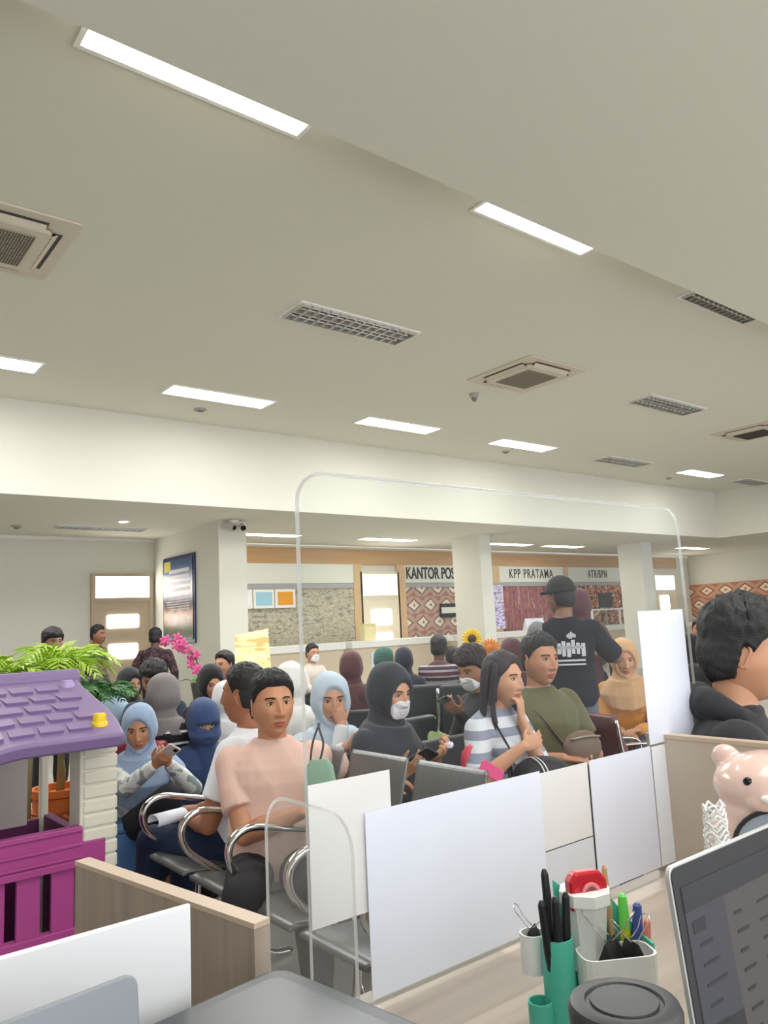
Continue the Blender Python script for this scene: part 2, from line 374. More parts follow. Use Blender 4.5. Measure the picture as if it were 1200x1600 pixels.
# service windows of coloured panes on the grey blind
for x,c,l in ((7.60,(244,248,252),'white framed notice pane right of the camera pillar'),(8.12,(160,206,226),'pale blue notice pane on the grey blind'),(8.64,(232,160,44),'orange notice pane on the grey blind')):
    t=thing('notice_frame',l,'notice',(x,YF-.08,2.1),0,'notice panes on the grey blind')
    MB().box((-.25,-.03,-.2),(.25,0,.2)).build('frame',WHITE,t,bevel=.006); MB().box((-.19,-.036,-.14),(.19,-.028,.14)).build('pane',mat('notice_%d'%c[0],c,.5),t)
# doors with daylight in their panes
DAY=emis('daylit_pane',(255,250,240),3.2)
def door(n,x0,x1,z1,tz0,tz1,panes,y,m,handle=True):
    o=struct(MB().box((x0,y-.05,0),(x1,y,z1)).build('door_%d'%n,m)); o.name='door_%d'%n
    f=MB(); 
    f.box((x0-.07,y-.07,0),(x0,y,tz1+.06)).box((x1,y-.07,0),(x1+.07,y,tz1+.06)).box((x0,y-.07,tz1),(x1,y,tz1+.06)).box((x0,y-.07,z1),(x1,y,tz0))
    f.build('door_frame',m,o)
    MB().box((x0,y-.03,tz0),(x1,y-.015,tz1)).build('transom_pane',DAY,o)
    for a,b,c,d in panes:
        MB().prism([(p[0],y-.062,p[1]) for p in rrect(b-a,d-c,.03,3,((a+b)/2,(c+d)/2))],(0,.012,0)).build('pane',DAY,o)
    MB().tube([(x1-.12,y-.05,1.0),(x1-.12,y-.1,1.0),(x1-.24,y-.1,1.0)],.011,8).build('door_handle',CHROME,o,True)
DOORP=mat('door_beige',(196,178,154),.5); DOORW=mat('door_cream',(238,228,206),.5)
door(1,4.62,5.62,2.1,2.17,2.56,((4.83,5.42,1.62,1.86),(4.86,5.40,1.06,1.33)),YW,DOORP)
door(2,10.76,11.78,2.08,2.14,2.62,((10.98,11.58,1.45,1.8),(10.98,11.58,.95,1.25)),YF,DOORW)
door(3,22.82,23.95,2.08,2.14,2.6,((23.0,23.55,1.5,1.95),),YF,DOORW)
# counters
def counter(x0,x1,label,y0=13.2):
    t=thing('service_counter',label,'counter',((x0+x1)/2,y0,0)); h=(x1-x0)/2
    MB().box((-h,0,0),(h,.5,.98)).build('front_panel',BEIGE,t,bevel=.005)
    MB().box((-h-.02,-.06,.98),(h+.02,.56,1.12)).build('counter_top',TOPW,t,bevel=.01)
    MB().box((-h+.03,-.01,.05),(h-.03,.0,.12)).build('kick_strip',GREYB,t)
counter(6.3,9.4,'white topped service counter behind the yellow board')
counter(9.6,12.3,'white topped service counter below the KANTOR POS sign, left of the gap')
counter(12.5,15.2,'white topped service counter beside the first column')
counter(15.4,18.2,'white topped service counter below the KPP PRATAMA sign')
counter(18.4,22.2,'white topped service counter below the ATR/BPN sign')
# side wall on the far right
o=MB(); n=60
F=[(11.2+3.9*k/n,.018*math.sin(k*.9)) for k in range(n+1)]
ring=lambda z:[(-.05-d,y,z) for y,d in F]+[(-.04-d,y,z) for y,d in reversed(F)]
o.loft([ring(.68),ring(2.28)]); q=o.build('hanging_cloth',DIAR,smooth='auto'); q.location=(25,0,0); tag(q,'lozenge patterned cloth on the far right side wall','cloth')
t=thing('side_counter','white topped counter along the far right side wall','counter',(24.3,13,0))
MB().box((0,-2.5,0),(.5,1.1,.9)).build('front_panel',BEIGE,t); MB().box((-.05,-2.55,.9),(.55,1.15,1.02)).build('counter_top',TOPW,t,bevel=.01)
for x,l in ((18.9,'dark monitor on the ATR/BPN counter, left one'),(20.0,'dark monitor on the ATR/BPN counter, right one')):
    t=thing('monitor',l,'monitor',(x,13.45,1.12),0,'monitors on the far counter')
    MB().box((-.32,-.02,.5),(.32,.02,.92)).build('screen_housing',mat('monitor_black',(36,40,44),.4),t,bevel=.01)
    MB().box((-.03,0,.02),(.03,.03,.6)).build('stand',GREYB,t); MB().box((-.14,-.08,0),(.14,.1,.02)).build('base',GREYB,t)
t=thing('counter_glass_rail','pale rail frame standing on the ATR/BPN counter','rail',(19.4,13.3,1.12))
MB().box((-1.4,-.02,.43),(1.2,.02,.47)).build('top_rail',TOPW,t); 
for x in (-1.38,-.1,1.18): MB().box((x-.03,-.02,0),(x+.03,.02,.43)).build('post',TOPW,t)
MB().box((-1.38,-.004,0),(1.18,.004,.43)).build('pane',PLEXIB,t)
# black name sign on lozenge cloth
t=thing('name_sign','small black edged name sign on the KANTOR POS cloth','sign',(13.45,YF-.06,1.72))
MB().box((-.32,-.03,-.17),(.32,0,.17)).build('board',INK,t,bevel=.005); MB().box((-.29,-.035,-.07),(.3,-.028,.08)).build('face',SIGNW,t)
# paper sheets on counters
for x,z,l in ((10.3,.62,'white notice taped to the counter front by the maroon veil'),(13.5,.6,'white notice taped to the counter front below KANTOR POS'),(17.0,.62,'white notice taped to the KPP PRATAMA counter front')):
    q=MB().box((-.2,-.012,-.26),(.2,-.001,.26)).build('paper_notice',PAPER); q.location=(x,13.2,z); tag(q,l,'notice')
t=thing('table_card','white folded card standing on the counter above the red veil','card',(15.6,13.25,1.12))
MB().prism([(-.35,0,0),(-.35,.2,0),(-.35,.1,.3)],(.7,0,0)).build('card',PAPER,t)
t=thing('receipt_box','small cream box on the counter left of the lit door','box',(10.2,13.3,1.12))
MB().box((-.16,0,0),(.16,.2,.34)).build('box_body',mat('cream_box',(240,230,176),.6),t,bevel=.01); MB().box((-.17,-.01,.34),(.17,.21,.37)).build('lid',mat('cream_box',(240,230,176),.6),t)
# poster on the side of the pillar wall: generic blue tourism poster with blurred text block
t=thing('wall_poster','tall blue framed poster with pale text on the pillar wall','poster',(5.70,13.0,2.08))
MB().box((-.0,-.68,-.78),(.03,.66,.76)).build('frame',mat('poster_navy',(30,52,92),.35),t,bevel=.006)
pm=mat('poster_print',(60,90,130),.3); nt,b=nodes_of(pm)
tc=nt.nodes.new('ShaderNodeTexCoord'); sp=nt.nodes.new('ShaderNodeSeparateXYZ'); nt.links.new(tc.outputs['Object'],sp.inputs[0])
nz=nt.nodes.new('ShaderNodeTexNoise'); nz.inputs['Scale'].default_value=5; nz.inputs['Detail'].default_value=2; nt.links.new(tc.outputs['Object'],nz.inputs['Vector'])
v=math_n(nt,'ADD',math_n(nt,'MULTIPLY',sp.outputs[2],.66),math_n(nt,'ADD',math_n(nt,'MULTIPLY',nz.outputs['Fac'],.22),.40))
r=ramp(nt,[(0,(44,88,120)),(.12,(92,116,88)),(.22,(150,112,88)),(.34,(226,178,150)),(.44,(96,104,124)),(.56,(206,196,210)),(.8,(110,140,180)),(.92,(52,84,136))],'LINEAR'); nt.links.new(v,r.inputs[0]); nt.links.new(r.outputs[0],b.inputs['Base Color'])
MB().box((-.012,-.62,-.72),(-.002,.6,.70)).build('print',pm,t)
tx=MB()
random.seed(4)
for k in range(4): tx.box((-.018,-.5+.0*k,.46-.11*k),(-.012,-.5+random.uniform(.8,1.0),.52-.11*k))
for k in range(6): tx.box((-.017,-.5,.03-.045*k),(-.012,-.5+random.uniform(.7,1.0),.045-.045*k))
tx.build('text_lines',mat('poster_text',(235,228,236),.5),t)
MB().box((-.018,.28,.5),(-.012,.56,.68)).build('emblem',mat('poster_yellow',(214,208,80),.5),t)
# camera on the pillar corner
t=thing('security_camera','white security camera pair under the ceiling on the pillar corner','camera',(5.95,11.35,3.19))
MB().lathe([(.09,.08),(.09,.04),(.05,.03)]).build('mount',WHITE,t,smooth='auto')
for dx,a in ((-.12,.5),(.14,-.4)):
    M=Matrix.Translation((dx,-.06,-.03))@Matrix.Rotation(a,4,'Z')@Matrix.Rotation(.3,4,'X')
    h=MB(); h.cone(M@Vector((0,.1,0)),.05,M@Vector((0,-.12,0)),.055,14); h.build('housing',mat('camera_grey',(200,198,192),.4),t,smooth='auto')
    MB().cone(M@Vector((0,-.12,0)),.046,M@Vector((0,-.13,0)),.04,14).build('lens',mat('lens_black',(14,14,16),.15),t)
    MB().tube([(0,0,.03),(dx*.6,-.02,.0),(dx,-.04,-.01)],.012,8).build('bracket',mat('camera_grey',(200,198,192),.4),t)
# paper sign leaning on column
t=thing('hanging_notice','lilac printed notice hanging beside the first column','notice',(12.62,11.9,1.75))
MB().box((-.36,-.01,-.52),(.3,.01,.45)).build('sheet',mottled('lilac_print',[(0,(150,132,196)),(.45,(222,214,236)),(.6,(236,232,242))],9,'noise',.5,(1,1,3)),t)
MB().box((-.38,-.02,.45),(.32,.02,.49)).build('rail',GREYB,t)
# yellow standing board
t=thing('standing_board','pale yellow standing board beside the camera pillar','board',tuple(Vector((dep(394,1015,9.3).x,dep(394,1015,9.3).y,0))),-.62)
YM=mottled('yellow_print',[(0,(232,190,120)),(.40,(240,224,168)),(.52,(244,234,190))],3,'noise',.5,(1,1,4))
MB().prism([(-.24,0,.3),(.26,0,.3),(.18,.15,1.47),(-.22,.15,1.41)],(0,.02,0)).build('panel',YM,t)
for s in (-1,1): MB().box((s*.18-.02,0,0),(s*.18+.02,.03,.5)).build('leg',GREYB,t); MB().tube([(s*.16,.17,1.3),(s*.18,.5,0)],.012,8).build('strut',GREYB,t)
# ================================================================ PEOPLE
def sstep(a,b,x):
    t=np.clip((x-a)/(b-a),0,1); return t*t*(3-2*t)
def head_grid(nu,nv):
    u=np.linspace(0,2*PI,nu,endpoint=False); u=u+.42*np.sin(u)*-1  # denser near the face (u=0)
    v=np.linspace(0,PI,nv+2)[1:-1]
    U,V=np.meshgrid(u,v)
    return np.stack([np.sin(V)*np.sin(U),np.sin(V)*np.cos(U),-np.cos(V)],-1)
def g2(x,z,cx,cz,sx,sz): return np.exp(-((x-cx)/sx)**2-((z-cz)/sz)**2)
def head_shape(D,fem=0,grow=0.):
    r=1/np.sqrt((D[...,0]/.078)**2+(D[...,1]/.096)**2+(D[...,2]/.118)**2)
    P=D*r[...,None]; x,y,z=P[...,0].copy(),P[...,1].copy(),P[...,2].copy()
    lo=sstep(.0,.115,-z); fr=sstep(-.02,.05,y)
    x*=1-(.17+.08*fem)*lo; x*=1+.03*np.exp(-((z+.03)/.03)**2)
    x*=1+.04*sstep(.02,.07,z)
    y=np.where(y<0,y*(1-.30*lo),y*(1-.02*lo))+.012*lo*fr*(1)
    y+=np.where(y>0,-.006*sstep(.03,.1,z),0)
    f=sstep(.02,.06,y); ax=np.abs(x)
    pz=sstep(.030,-.022,z)*sstep(-.042,-.027,z)
    y+=f*(.021*np.exp(-(x/.0095)**2)*pz+.004*np.exp(-(x/.010)**2)*g2(0,z,0,.02,1,.02))
    y+=f*.010*g2(ax,z,.013,-.028,.008,.009)
    y-=f*.009*g2(ax,z,.032,.016,.017,.012)
    y+=f*.004*g2(ax,z,.030,.036,.024,.008)
    y+=f*.004*g2(ax,z,.042,-.018,.016,.018)
    y-=f*.003*g2(ax,z,.055,-.05,.015,.02)
    y+=f*(.0075*g2(x,z,0,-.0545,.021,.0045)+.0085*g2(x,z,0,-.066,.018,.0055)-.003*g2(x,z,0,-.0600,.024,.0018)-.004*g2(x,z,0,-.078,.02,.006)+.007*g2(x,z,0,-.098,.02,.014))
    return np.stack([x,y,z],-1)
def grid_faces(nu,nv):
    fs=[(i*nu+j,i*nu+(j+1)%nu,(i+1)*nu+(j+1)%nu,(i+1)*nu+j) for i in range(nv-1) for j in range(nu)]
    fs.append(tuple(range(nu-1,-1,-1))); fs.append(tuple((nv-1)*nu+j for j in range(nu))); return fs
def head_mb(lod,fem,brow=1.0,eyes='open'):
    nu,nv=(132,104) if lod>1 else ((64,50) if lod else (36,26))
    D=head_grid(nu,nv); P=head_shape(D,fem).reshape(-1,3)
    m=MB(); fs=grid_faces(nu,nv); m.add(P.tolist(),fs,0)
    c=np.array([P[list(f)].mean(0) for f in fs[:-2]]); x,z,y=c[:,0],c[:,2],c[:,1]
    mi=np.zeros(len(c),int)
    lipw=.0235
    lips=(y>.05)&(((np.abs(x)/lipw)**1.6+(np.abs(z+.0605)/.0115)**2)<1)
    mi[lips]=1
    if lod:
        b=(y>.03)&(np.abs(np.abs(x)-.032)<.018)&(np.abs(z-(.0345+.10*(0.032-np.abs(x))*0 - 9*(np.abs(x)-.030)**2))<.0032*brow)
        mi[b]=4
    m.m=mi.tolist()+[0,0]
    ey=.0785
    for s in (-1,1):
        # eyeball, iris, upper lid
        if lod:
            m.ell((s*.031,ey,.0135),(.0135,.006,.0052),n=14,m=8,mi=2)
            m.ell((s*.031,ey+.0045,.0135),(.0058,.0026,.0054),n=12,m=6,mi=3)
            m.tube([(s*.018,ey+.0035,.0125),(s*.025,ey+.0065,.0185),(s*.033,ey+.0062,.0195),(s*.045,ey-.001,.0145)],.0016,6,4,3)
            m.tube([(s*.018,ey+.0035,.0115),(s*.028,ey+.005,.0075),(s*.037,ey+.004,.0085),(s*.045,ey-.001,.0135)],.0012,6,0,3)
        else: m.ell((s*.031,ey+.002,.0135),(.013,.005,.004),n=8,m=5,mi=3)
        # ear
        M=Matrix.Rotation(s*-.32,3,'Z')@Matrix.Rotation(-.12,3,'X')
        if lod:
            pts=[Vector((0,math.cos(a)*.016*(1 if math.sin(a)>0 else .62),math.sin(a)*.029)) for a in np.linspace(-1.9,3.6,13)]
            m.tube([Vector((s*.0775,-.006,.0))+M@p for p in pts],.0042,7,0,2)
            m.ell((s*.073,-.004,-.001),(.006,.014,.025),M,10,7,0)
            m.ell((s*.0755,-.001,-.026),(.0045,.007,.008),M,8,6,0)
        else: m.ell((s*.074,-.004,0),(.008,.016,.029),M,8,6,0)
    return m
def fbm(p,s,seed=0): 
    return noise.noise(Vector((p[0]*s+seed,p[1]*s-seed,p[2]*s+.7*seed)))
def hair_mesh(kind,lod,seed=0):
    nu,nv=(150,110) if lod>1 else ((76,60) if lod else (40,30))
    D=head_grid(nu,nv); P=head_shape(D); F=P.reshape(-1,3)
    out=[]
    for p in F:
        x,y,z=p; ang=abs(math.degrees(math.atan2(x,y)))
        # hairline height round the head: forehead, temple, ear, nape
        H=np.interp(ang,[0,30,48,62,78,95,108,180],[.074,.074,.062,.045,.008,.026,-.05,-.066])
        if kind=='fringe': H=np.interp(ang,[0,30,50,62,78,95,108,180],[.050,.052,.046,.035,.006,.02,-.06,-.078])
        if kind=='long': H=np.interp(ang,[0,20,40,62,78,95,180],[.080,.076,.052,.02,-.05,-.10,-.13])
        m=float(sstep(H-.006,H+.012,z))
        top=float(sstep(.02,.09,z))
        if kind=='short': t=.006+.022*top
        elif kind=='fade': t=.003+.020*top
        elif kind=='fringe': t=.014+.026*top
        else: t=.012+.012*top
        n=fbm((x*1.0,y*.6,z*1.0),55,seed)*.5+fbm((x,y,z*.5),120,seed)*.5
        t=t*(1+(.34 if kind!='long' else .2)*n)
        q=Vector(p); d=q.normalized()
        off=-.012*(1-m)+t*m
        out.append(q+d*off)
    m=MB(); m.add(out,grid_faces(nu,nv)); return m
def remesh(mb,name,vox,it=4,noise_amp=0,nscale=9,seed=0,fac=.5):
    me=mb.mesh(name+'_src'); o=bpy.data.objects.new('tmp',me); COL.objects.link(o)
    r=o.modifiers.new('r','REMESH'); r.mode='VOXEL'; r.voxel_size=vox; r.adaptivity=0
    s=o.modifiers.new('s','SMOOTH'); s.factor=fac; s.iterations=it
    dg=bpy.context.evaluated_depsgraph_get(); dg.update()
    out=bpy.data.meshes.new_from_object(o.evaluated_get(dg)); bpy.data.objects.remove(o); bpy.data.meshes.remove(me)
    out.name=name; out.materials.clear()
    if noise_amp:
        n=len(out.vertices); co=np.empty(n*3); out.vertices.foreach_get('co',co); no=np.empty(n*3); out.vertices.foreach_get('normal',no)
        co=co.reshape(-1,3); no=no.reshape(-1,3)
        d=np.array([1-2*abs(noise.noise(Vector((c[0]*nscale+seed,c[1]*nscale,c[2]*nscale*.55+seed)))) + .5*noise.noise(Vector((c[0]*nscale*2.3,c[1]*nscale*2.3+seed,c[2]*nscale*1.1))) for c in co])
        co+=no*(d*noise_amp)[:,None]; out.vertices.foreach_set('co',co.ravel())
    out.update(); return out
def ik(S,T,a,b,hint):
    S,T=Vector(S),Vector(T); d=T-S; L=min(d.length,(a+b)*.995); u=d.normalized(); T=S+u*L
    ca=(a*a+L*L-b*b)/(2*a*L); ca=max(-1,min(1,ca)); h=Vector(hint); h=h-u*h.dot(u); h=h.normalized() if h.length>1e-5 else u.orthogonal()
    return S+u*(a*ca)+h*(a*math.sqrt(max(0,1-ca*ca))), T
def hand(mb,W,f,n,side,curl=.5,k=1.0,thumb=.5,spread=.12,curls=None):
    """W wrist, f finger direction, n palm normal; side +1 right, -1 left"""
    f=Vector(f).normalized(); n=Vector(n); n=(n-f*n.dot(f)).normalized(); t=f.cross(n)*side   # t points to the thumb side
    R=Matrix((t,f,-n)).transposed()
    C=Vector(W)+f*.045*k
    rg=[]
    for q,wd,th in ((-.01,.024,.018),(.02,.033,.016),(.05,.040,.0145),(.078,.040,.0125),(.09,.036,.010)):
        rg.append([Vector(W)+f*q*k+t*math.cos(2*PI*j/14)*wd*k-n*math.sin(2*PI*j/14)*th*k for j in range(14)])
    mb.loft(rg)
    for i,(o,L,r) in enumerate(((.029,.070,.0088),(.010,.078,.0090),(-.010,.072,.0087),(-.028,.057,.0078))):
        c=(curls[i] if curls else curl)*(1+.06*i)
        p=Vector(W)+f*.082*k+t*o*k; d=(f+t*(o/.03)*spread).normalized(); ang=c*.55
        for j,s in enumerate((.45,.31,.26)):
            ang_=ang
            d2=(d*math.cos(ang)+n*math.sin(ang)).normalized(); q=p+d2*L*s*k
            mb.caps(p,r*k*(1-.08*j),q,r*k*(1-.08*(j+1)),10); p=q; ang+=c*.75
    p=Vector(W)+f*.022*k+t*.026*k; d=(t*.75+f*.65+n*(.25+.5*thumb)).normalized()
    q=p+d*.042*k; mb.caps(p,.0125*k,q,.0105*k,10); d=(d*.6+f*.6+n*.35*thumb-t*.15).normalized(); r_=q+d*.032*k; mb.caps(q,.0105*k,r_,.0092*k,10)
    d=(d+f*.4).normalized(); mb.caps(r_,.0092*k,r_+d*.022*k,.0075*k,10)
    return C
def person(label,px,py,depth,heading,skin=(150,102,74),lod=1,sit=True,k=1.0,lean=.0,yaw=0,pitch=0,roll=0,female=0,
           hair=None,hair_c=(22,20,22),hijab=None,opening=None,drape=.36,niqab=False,mask=None,shirt=(200,200,200),shirt_m=None,sleeve='long',trousers=(40,42,48),
           skirt=None,shoes=(40,36,34),hands=None,legs=None,belly=0,cap=None,hood=None,group=None,twist=0,wide=1.0,neckline=.0,floor_z=None,lip=None,brow=1.0,elbow=None,bulk=1.0,cropped=None,trous_m=None,hd=1.06):
    """px,py,depth: where the middle of the head is; the body is worked out from it"""
    Hw=dep(px,py,depth)
    fem=female; dn=(.92 if fem else 1.0)
    LX=Matrix.Rotation(-lean,3,'X')
    sp=.475*k                                                   # pelvis to neck base
    neck=LX@Vector((0,0,sp)); 
    HR=Matrix.Rotation(twist,3,'Z')@Matrix.Rotation(yaw,3,'Z')@Matrix.Rotation(-pitch,3,'X')@Matrix.Rotation(roll,3,'Y')
    LXT=Matrix.Rotation(twist,3,'Z')@LX
    nb=LXT@Vector((0,0,sp)); hc=nb+(Matrix.Rotation(twist,3,'Z')@Matrix.Rotation(-lean*.35,3,'X'))@Vector((0,.030*k,.135*k))
    # hips height
    RZ=Matrix.Rotation(heading,3,'Z'); off=RZ@hc
    P0=Vector((Hw.x-off.x,Hw.y-off.y,0)); hz=Hw.z-hc.z
    t=thing('person',label,'person',(P0.x,P0.y,0),heading,group)
    pel=Vector((0,0,hz))
    def T(v): return pel+LXT@Vector(v)
    vox=.0055 if lod>1 else (.008 if lod else .013)
    # ------------- joints
    shw=.162*k*dn*wide; shl=T((-shw,-.004,sp-.088*k)); shr=T((shw,-.004,sp-.088*k)); hcw=pel+hc
    ua,fa=.285*k,.255*k
    A={}
    for s,S in ((1,shr),(-1,shl)):
        key='R' if s>0 else 'L'
        spec=(hands or {}).get(key)
        if spec is None:
            if sit: spec=dict(at=(s*.13,.40*k,.085),f=(-s*.35,1,-.15),n=(0,0,-1),curl=.35)
            else: spec=dict(at=(s*.24*k*wide,.05,-.08),f=(0,.15,-1),n=(-s,0,0),curl=.5)
        if spec.get('px'): tgt=RZ.inverted()@(dep(*spec['px'])-P0)
        elif spec.get('head'): tgt=hcw+HR@Vector(spec['at'])
        else: tgt=pel+Vector(spec['at'])
        hint=spec.get('hint',(s*.6,-.6,-.8)) 
        E,W=ik(S,tgt,ua,fa,hint); A[key]=(S,E,W,spec,s)
    hipw=.09*k
    Lg={}
    for s in (1,-1):
        key='R' if s>0 else 'L'; hp=pel+Vector((s*hipw,.02,-.01))
        if legs and key in legs: kn,an=[RZ.inverted()@(dep(*v[1:])-P0) if v[0]=='px' else (pel if i_==0 else Vector((0,0,0)))+Vector(v) for i_,v in enumerate(legs[key])]
        elif sit: kn=Vector((s*.12*k,.43*k,hz+.01)); an=Vector((s*.13*k,.46*k,.09))
        else: kn=Vector((s*.10*k,.03,hz*.53)); an=Vector((s*.11*k,-.02,.09))
        Lg[key]=(hp,kn,an,s)
    # ------------- body
    m=MB()
    def torso(m,g=0.,bel=0.,z0=-.10,z1=None,gt=None):
        prof=[(-.10,.130,.095,0),(-.04,.160,.115,-.005),(.04,.158,.118,0),(.14,.142+(-.012 if fem else 0),.105,.004),(.24,.150,.108,.006),(.32,.166,.116,.006),(.375,.172,.108,.0),(.410,.158,.090,-.004),(.438,.122,.074,-.008),(.460,.086,.066,-.008),(.480,.066,.060,-.004)]
        rg=[]
        for z,rx,ry,cy in prof:
            if z<z0-1e-4 or (z1 is not None and z>z1): continue
            b=bel*math.exp(-((z-.12)/.13)**2)
            gg=g*(1 if z<.44 else .6)
            rg.append([T((math.copysign(abs(math.cos(a))**.85,math.cos(a))*(rx*k*dn*wide*bulk+gg+b*.5), math.copysign(abs(math.sin(a))**.9,math.sin(a))*(ry*k*bulk+gg)+cy*k+(b if math.sin(a)>0 else 0)*abs(math.sin(a)), z*k)) for a in [2*PI*j/28 for j in range(28)]])
        m.loft(rg)
        if fem and z1 is None:
            for s in (1,-1): m.ell(T((s*.07*k,.085*k,.30*k)),(.062*k+g*.5,.05*k+g*.5,.06*k+g*.5),n=14,m=10)
    torso(m)
    m.caps(T((0,.0,sp-.05*k)),.062*k*dn,hcw+HR@Vector((0,-.016,-.055))*k,.055*k*dn,18)
    for key in 'RL':
        S,E,W,spec,s=A[key]
        m.caps(S,.056*k*dn*bulk,E,.040*k*dn*bulk,14); m.caps(E,.040*k*dn,E.lerp(W,.35),.041*k*dn*bulk,14); m.caps(E.lerp(W,.35),.041*k*dn*bulk,W,.026*k*dn,14)
        if lod: 
            f=Vector(spec.get('f',(0,1,0))); n=Vector(spec.get('n',(0,0,-1)))
            if spec.get('head'): f=HR@f; n=HR@n
            hand(m,W,f,n,s,spec.get('curl',.4),k*(.92 if fem else 1),spec.get('thumb',.5),curls=spec.get('curls'))
        else: 
            f=Vector(spec.get('f',(0,1,0))); n=Vector(spec.get('n',(0,0,-1))); hand(m,W,f,n,s,.5,k*1.05)
        hp,kn,an,_=Lg[key]
        m.caps(hp,.083*k,kn,.056*k,14); m.caps(kn,.055*k,kn.lerp(an,.3),.054*k,14); m.caps(kn.lerp(an,.3),.054*k,an,.036*k,14)
        fd=(spec or {}).get('foot',None); fdir=Vector((s*.12,1,0)).normalized()
        m.caps(an-Vector((0,.02,.045)),.034*k,an+fdir*.12*k-Vector((0,0,.058)),.026*k,12); m.caps(an+fdir*.10*k-Vector((0,0,.056)),.03*k,an+fdir*.16*k-Vector((0,0,.062)),.024*k,12)
    body=remesh(m,'body',vox,3)
    # head joined in the same mesh
    hm=head_mb(lod,fem,brow).mesh('h'); HM=Matrix.Translation(hcw)@HR.to_4x4()@Matrix.Scale(k*hd,4)
    hm.transform(HM)
    bm=bmesh.new(); bm.from_mesh(body); bm.from_mesh(hm); body2=bpy.data.meshes.new('body'); bm.to_mesh(body2); bm.free()
    bpy.data.meshes.remove(body); bpy.data.meshes.remove(hm)
    skin=tuple(min(255,int(v*1.09+4)) for v in skin)
    sk=mat('skin_%d_%d_%d'%skin,skin,.5,var=.06,vscale=14,bump=.05,bscale=160)
    lp=lip or tuple(int(a*b) for a,b in zip(skin,(.86,.68,.70)))
    for mm in (sk,mat('lips_%d_%d_%d'%lp,lp,.42),mat('eye_white',(206,198,190),.3),mat('iris',(34,22,16),.2),mat('brow_hair',(38,28,24),.8)): body2.materials.append(mm)
    link('body',body2,t,True)
    # ------------- clothes
    sm=shirt_m or mat('shirt_%d_%d_%d'%shirt,shirt,.88,bump=.15,bscale=300,sheen=.1)
    c=MB(); torso(c,.014*k,belly,-.13 if sit else -.16)
    if not neckline: pass
    for key in 'RL':
        S,E,W,spec,s=A[key]
        if sleeve=='long':
            c.caps(S,.064*k*dn*bulk,E,.052*k*dn*bulk,16); c.caps(E,.052*k*dn*bulk,E.lerp(W,.3),.050*k*dn*bulk,16); c.cone(E.lerp(W,.25),.049*k*dn*bulk,E.lerp(W,.97),.034*k*dn,16)
        else:
            L=.66 if sleeve=='short' else .9
            c.caps(S,.068*k*dn*bulk,S.lerp(E,.3),.066*k*dn*bulk,18); c.cone(S.lerp(E,.2),.066*k*dn*bulk,S.lerp(E,L),.064*k*dn*bulk,20)
    sh=remesh(c,'shirt',vox*1.1,5 if lod else 3,.0055*k if lod else 0,7,random.random()*30)
    sh.materials.append(sm); link('shirt',sh,t,True)
    if skirt:
        c=MB(); 
        kl,kr=Lg['L'][1],Lg['R'][1]; al,ar=Lg['L'][2],Lg['R'][2]
        c.caps(Lg['L'][0],.10*k,kl,.085*k,16).caps(Lg['R'][0],.10*k,kr,.085*k,16).caps(pel+Vector((0,.05,0)),.13*k,(kl+kr)/2,.09*k,16)
        for a_,b_ in ((kl,al),(kr,ar),((kl+kr)/2,(al+ar)/2)): c.caps(a_,.085*k,b_+Vector((0,-.03,.05)),.12*k,16)
        q=remesh(c,'skirt',vox*1.3,5,.006,7,3); q.materials.append(mat('skirt_%d_%d_%d'%skirt,skirt,.9)); link('skirt',q,t,True)
    else:
        c=MB(); c.caps(pel+Vector((-.05*k,0,-.02)),.115*k*wide,pel+Vector((.05*k,0,-.02)),.115*k*wide,16)
        for key in 'RL':
            hp,kn,an,s=Lg[key]; c.caps(hp,.098*k,kn,.070*k,16).caps(kn,.070*k,kn.lerp(an,.4),.066*k,16).cone(kn.lerp(an,.3),.064*k,kn.lerp(an,.88 if cropped is None else cropped),.052*k,16)
        q=remesh(c,'trousers',vox*1.2,4,.004 if lod else 0,9,5); q.materials.append(trous_m or mat('trousers_%d_%d_%d'%trousers,trousers,.9)); link('trousers',q,t,True)
    for key in 'RL':
        hp,kn,an,s=Lg[key]; fdir=Vector((s*.12,1,0)).normalized(); c=MB()
        c.caps(an-Vector((0,.03,.05)),.040*k,an+fdir*.11*k-Vector((0,0,.056)),.036*k,12).caps(an+fdir*.09*k-Vector((0,0,.055)),.040*k,an+fdir*.165*k-Vector((0,0,.06)),.032*k,12)
        for vi,v_ in enumerate(c.v): c.v[vi]=(v_[0],v_[1],max(v_[2],an.z-.09+.001))
        c.build('shoe',mat('shoe_%d_%d_%d'%shoes,shoes,.5),t,True)
    # ------------- head wear
    hmx=HM
    if hair:
        o=hair_mesh(hair,lod,px*.37).build('hair',mat('hair_%d'%hair_c[0],hair_c,.55,bump=.3,bscale=220),t,True,M=hmx)
    if hijab:
        D=head_grid(*((110,84) if lod>1 else (72,56) if lod else (44,34)));F=head_shape(D,fem)
        x,y,z=F[...,0],F[...,1],F[...,2]
        ox,oz,rx,rz=opening or (0,-.008,.054,.078)
        if niqab: ox,oz,rx,rz=0,.012,.052,.015
        q=((x-ox)/rx)**2+((z-oz)/rz)**2; q=np.where(y>.0,q,9)
        mk=sstep(.95,1.12,q)
        ful=.016+.010*sstep(.03,.1,z)+.018*sstep(-.0,-.09,y)
        if niqab: ful=ful+.004+.022*sstep(-.01,-.04,z)*sstep(.0,.05,y)-.012*np.exp(-((z+.025)/.02)**2-(x/.014)**2)*(y>.03)
        dirs=F/np.linalg.norm(F,axis=-1,keepdims=True)
        base=F.copy()
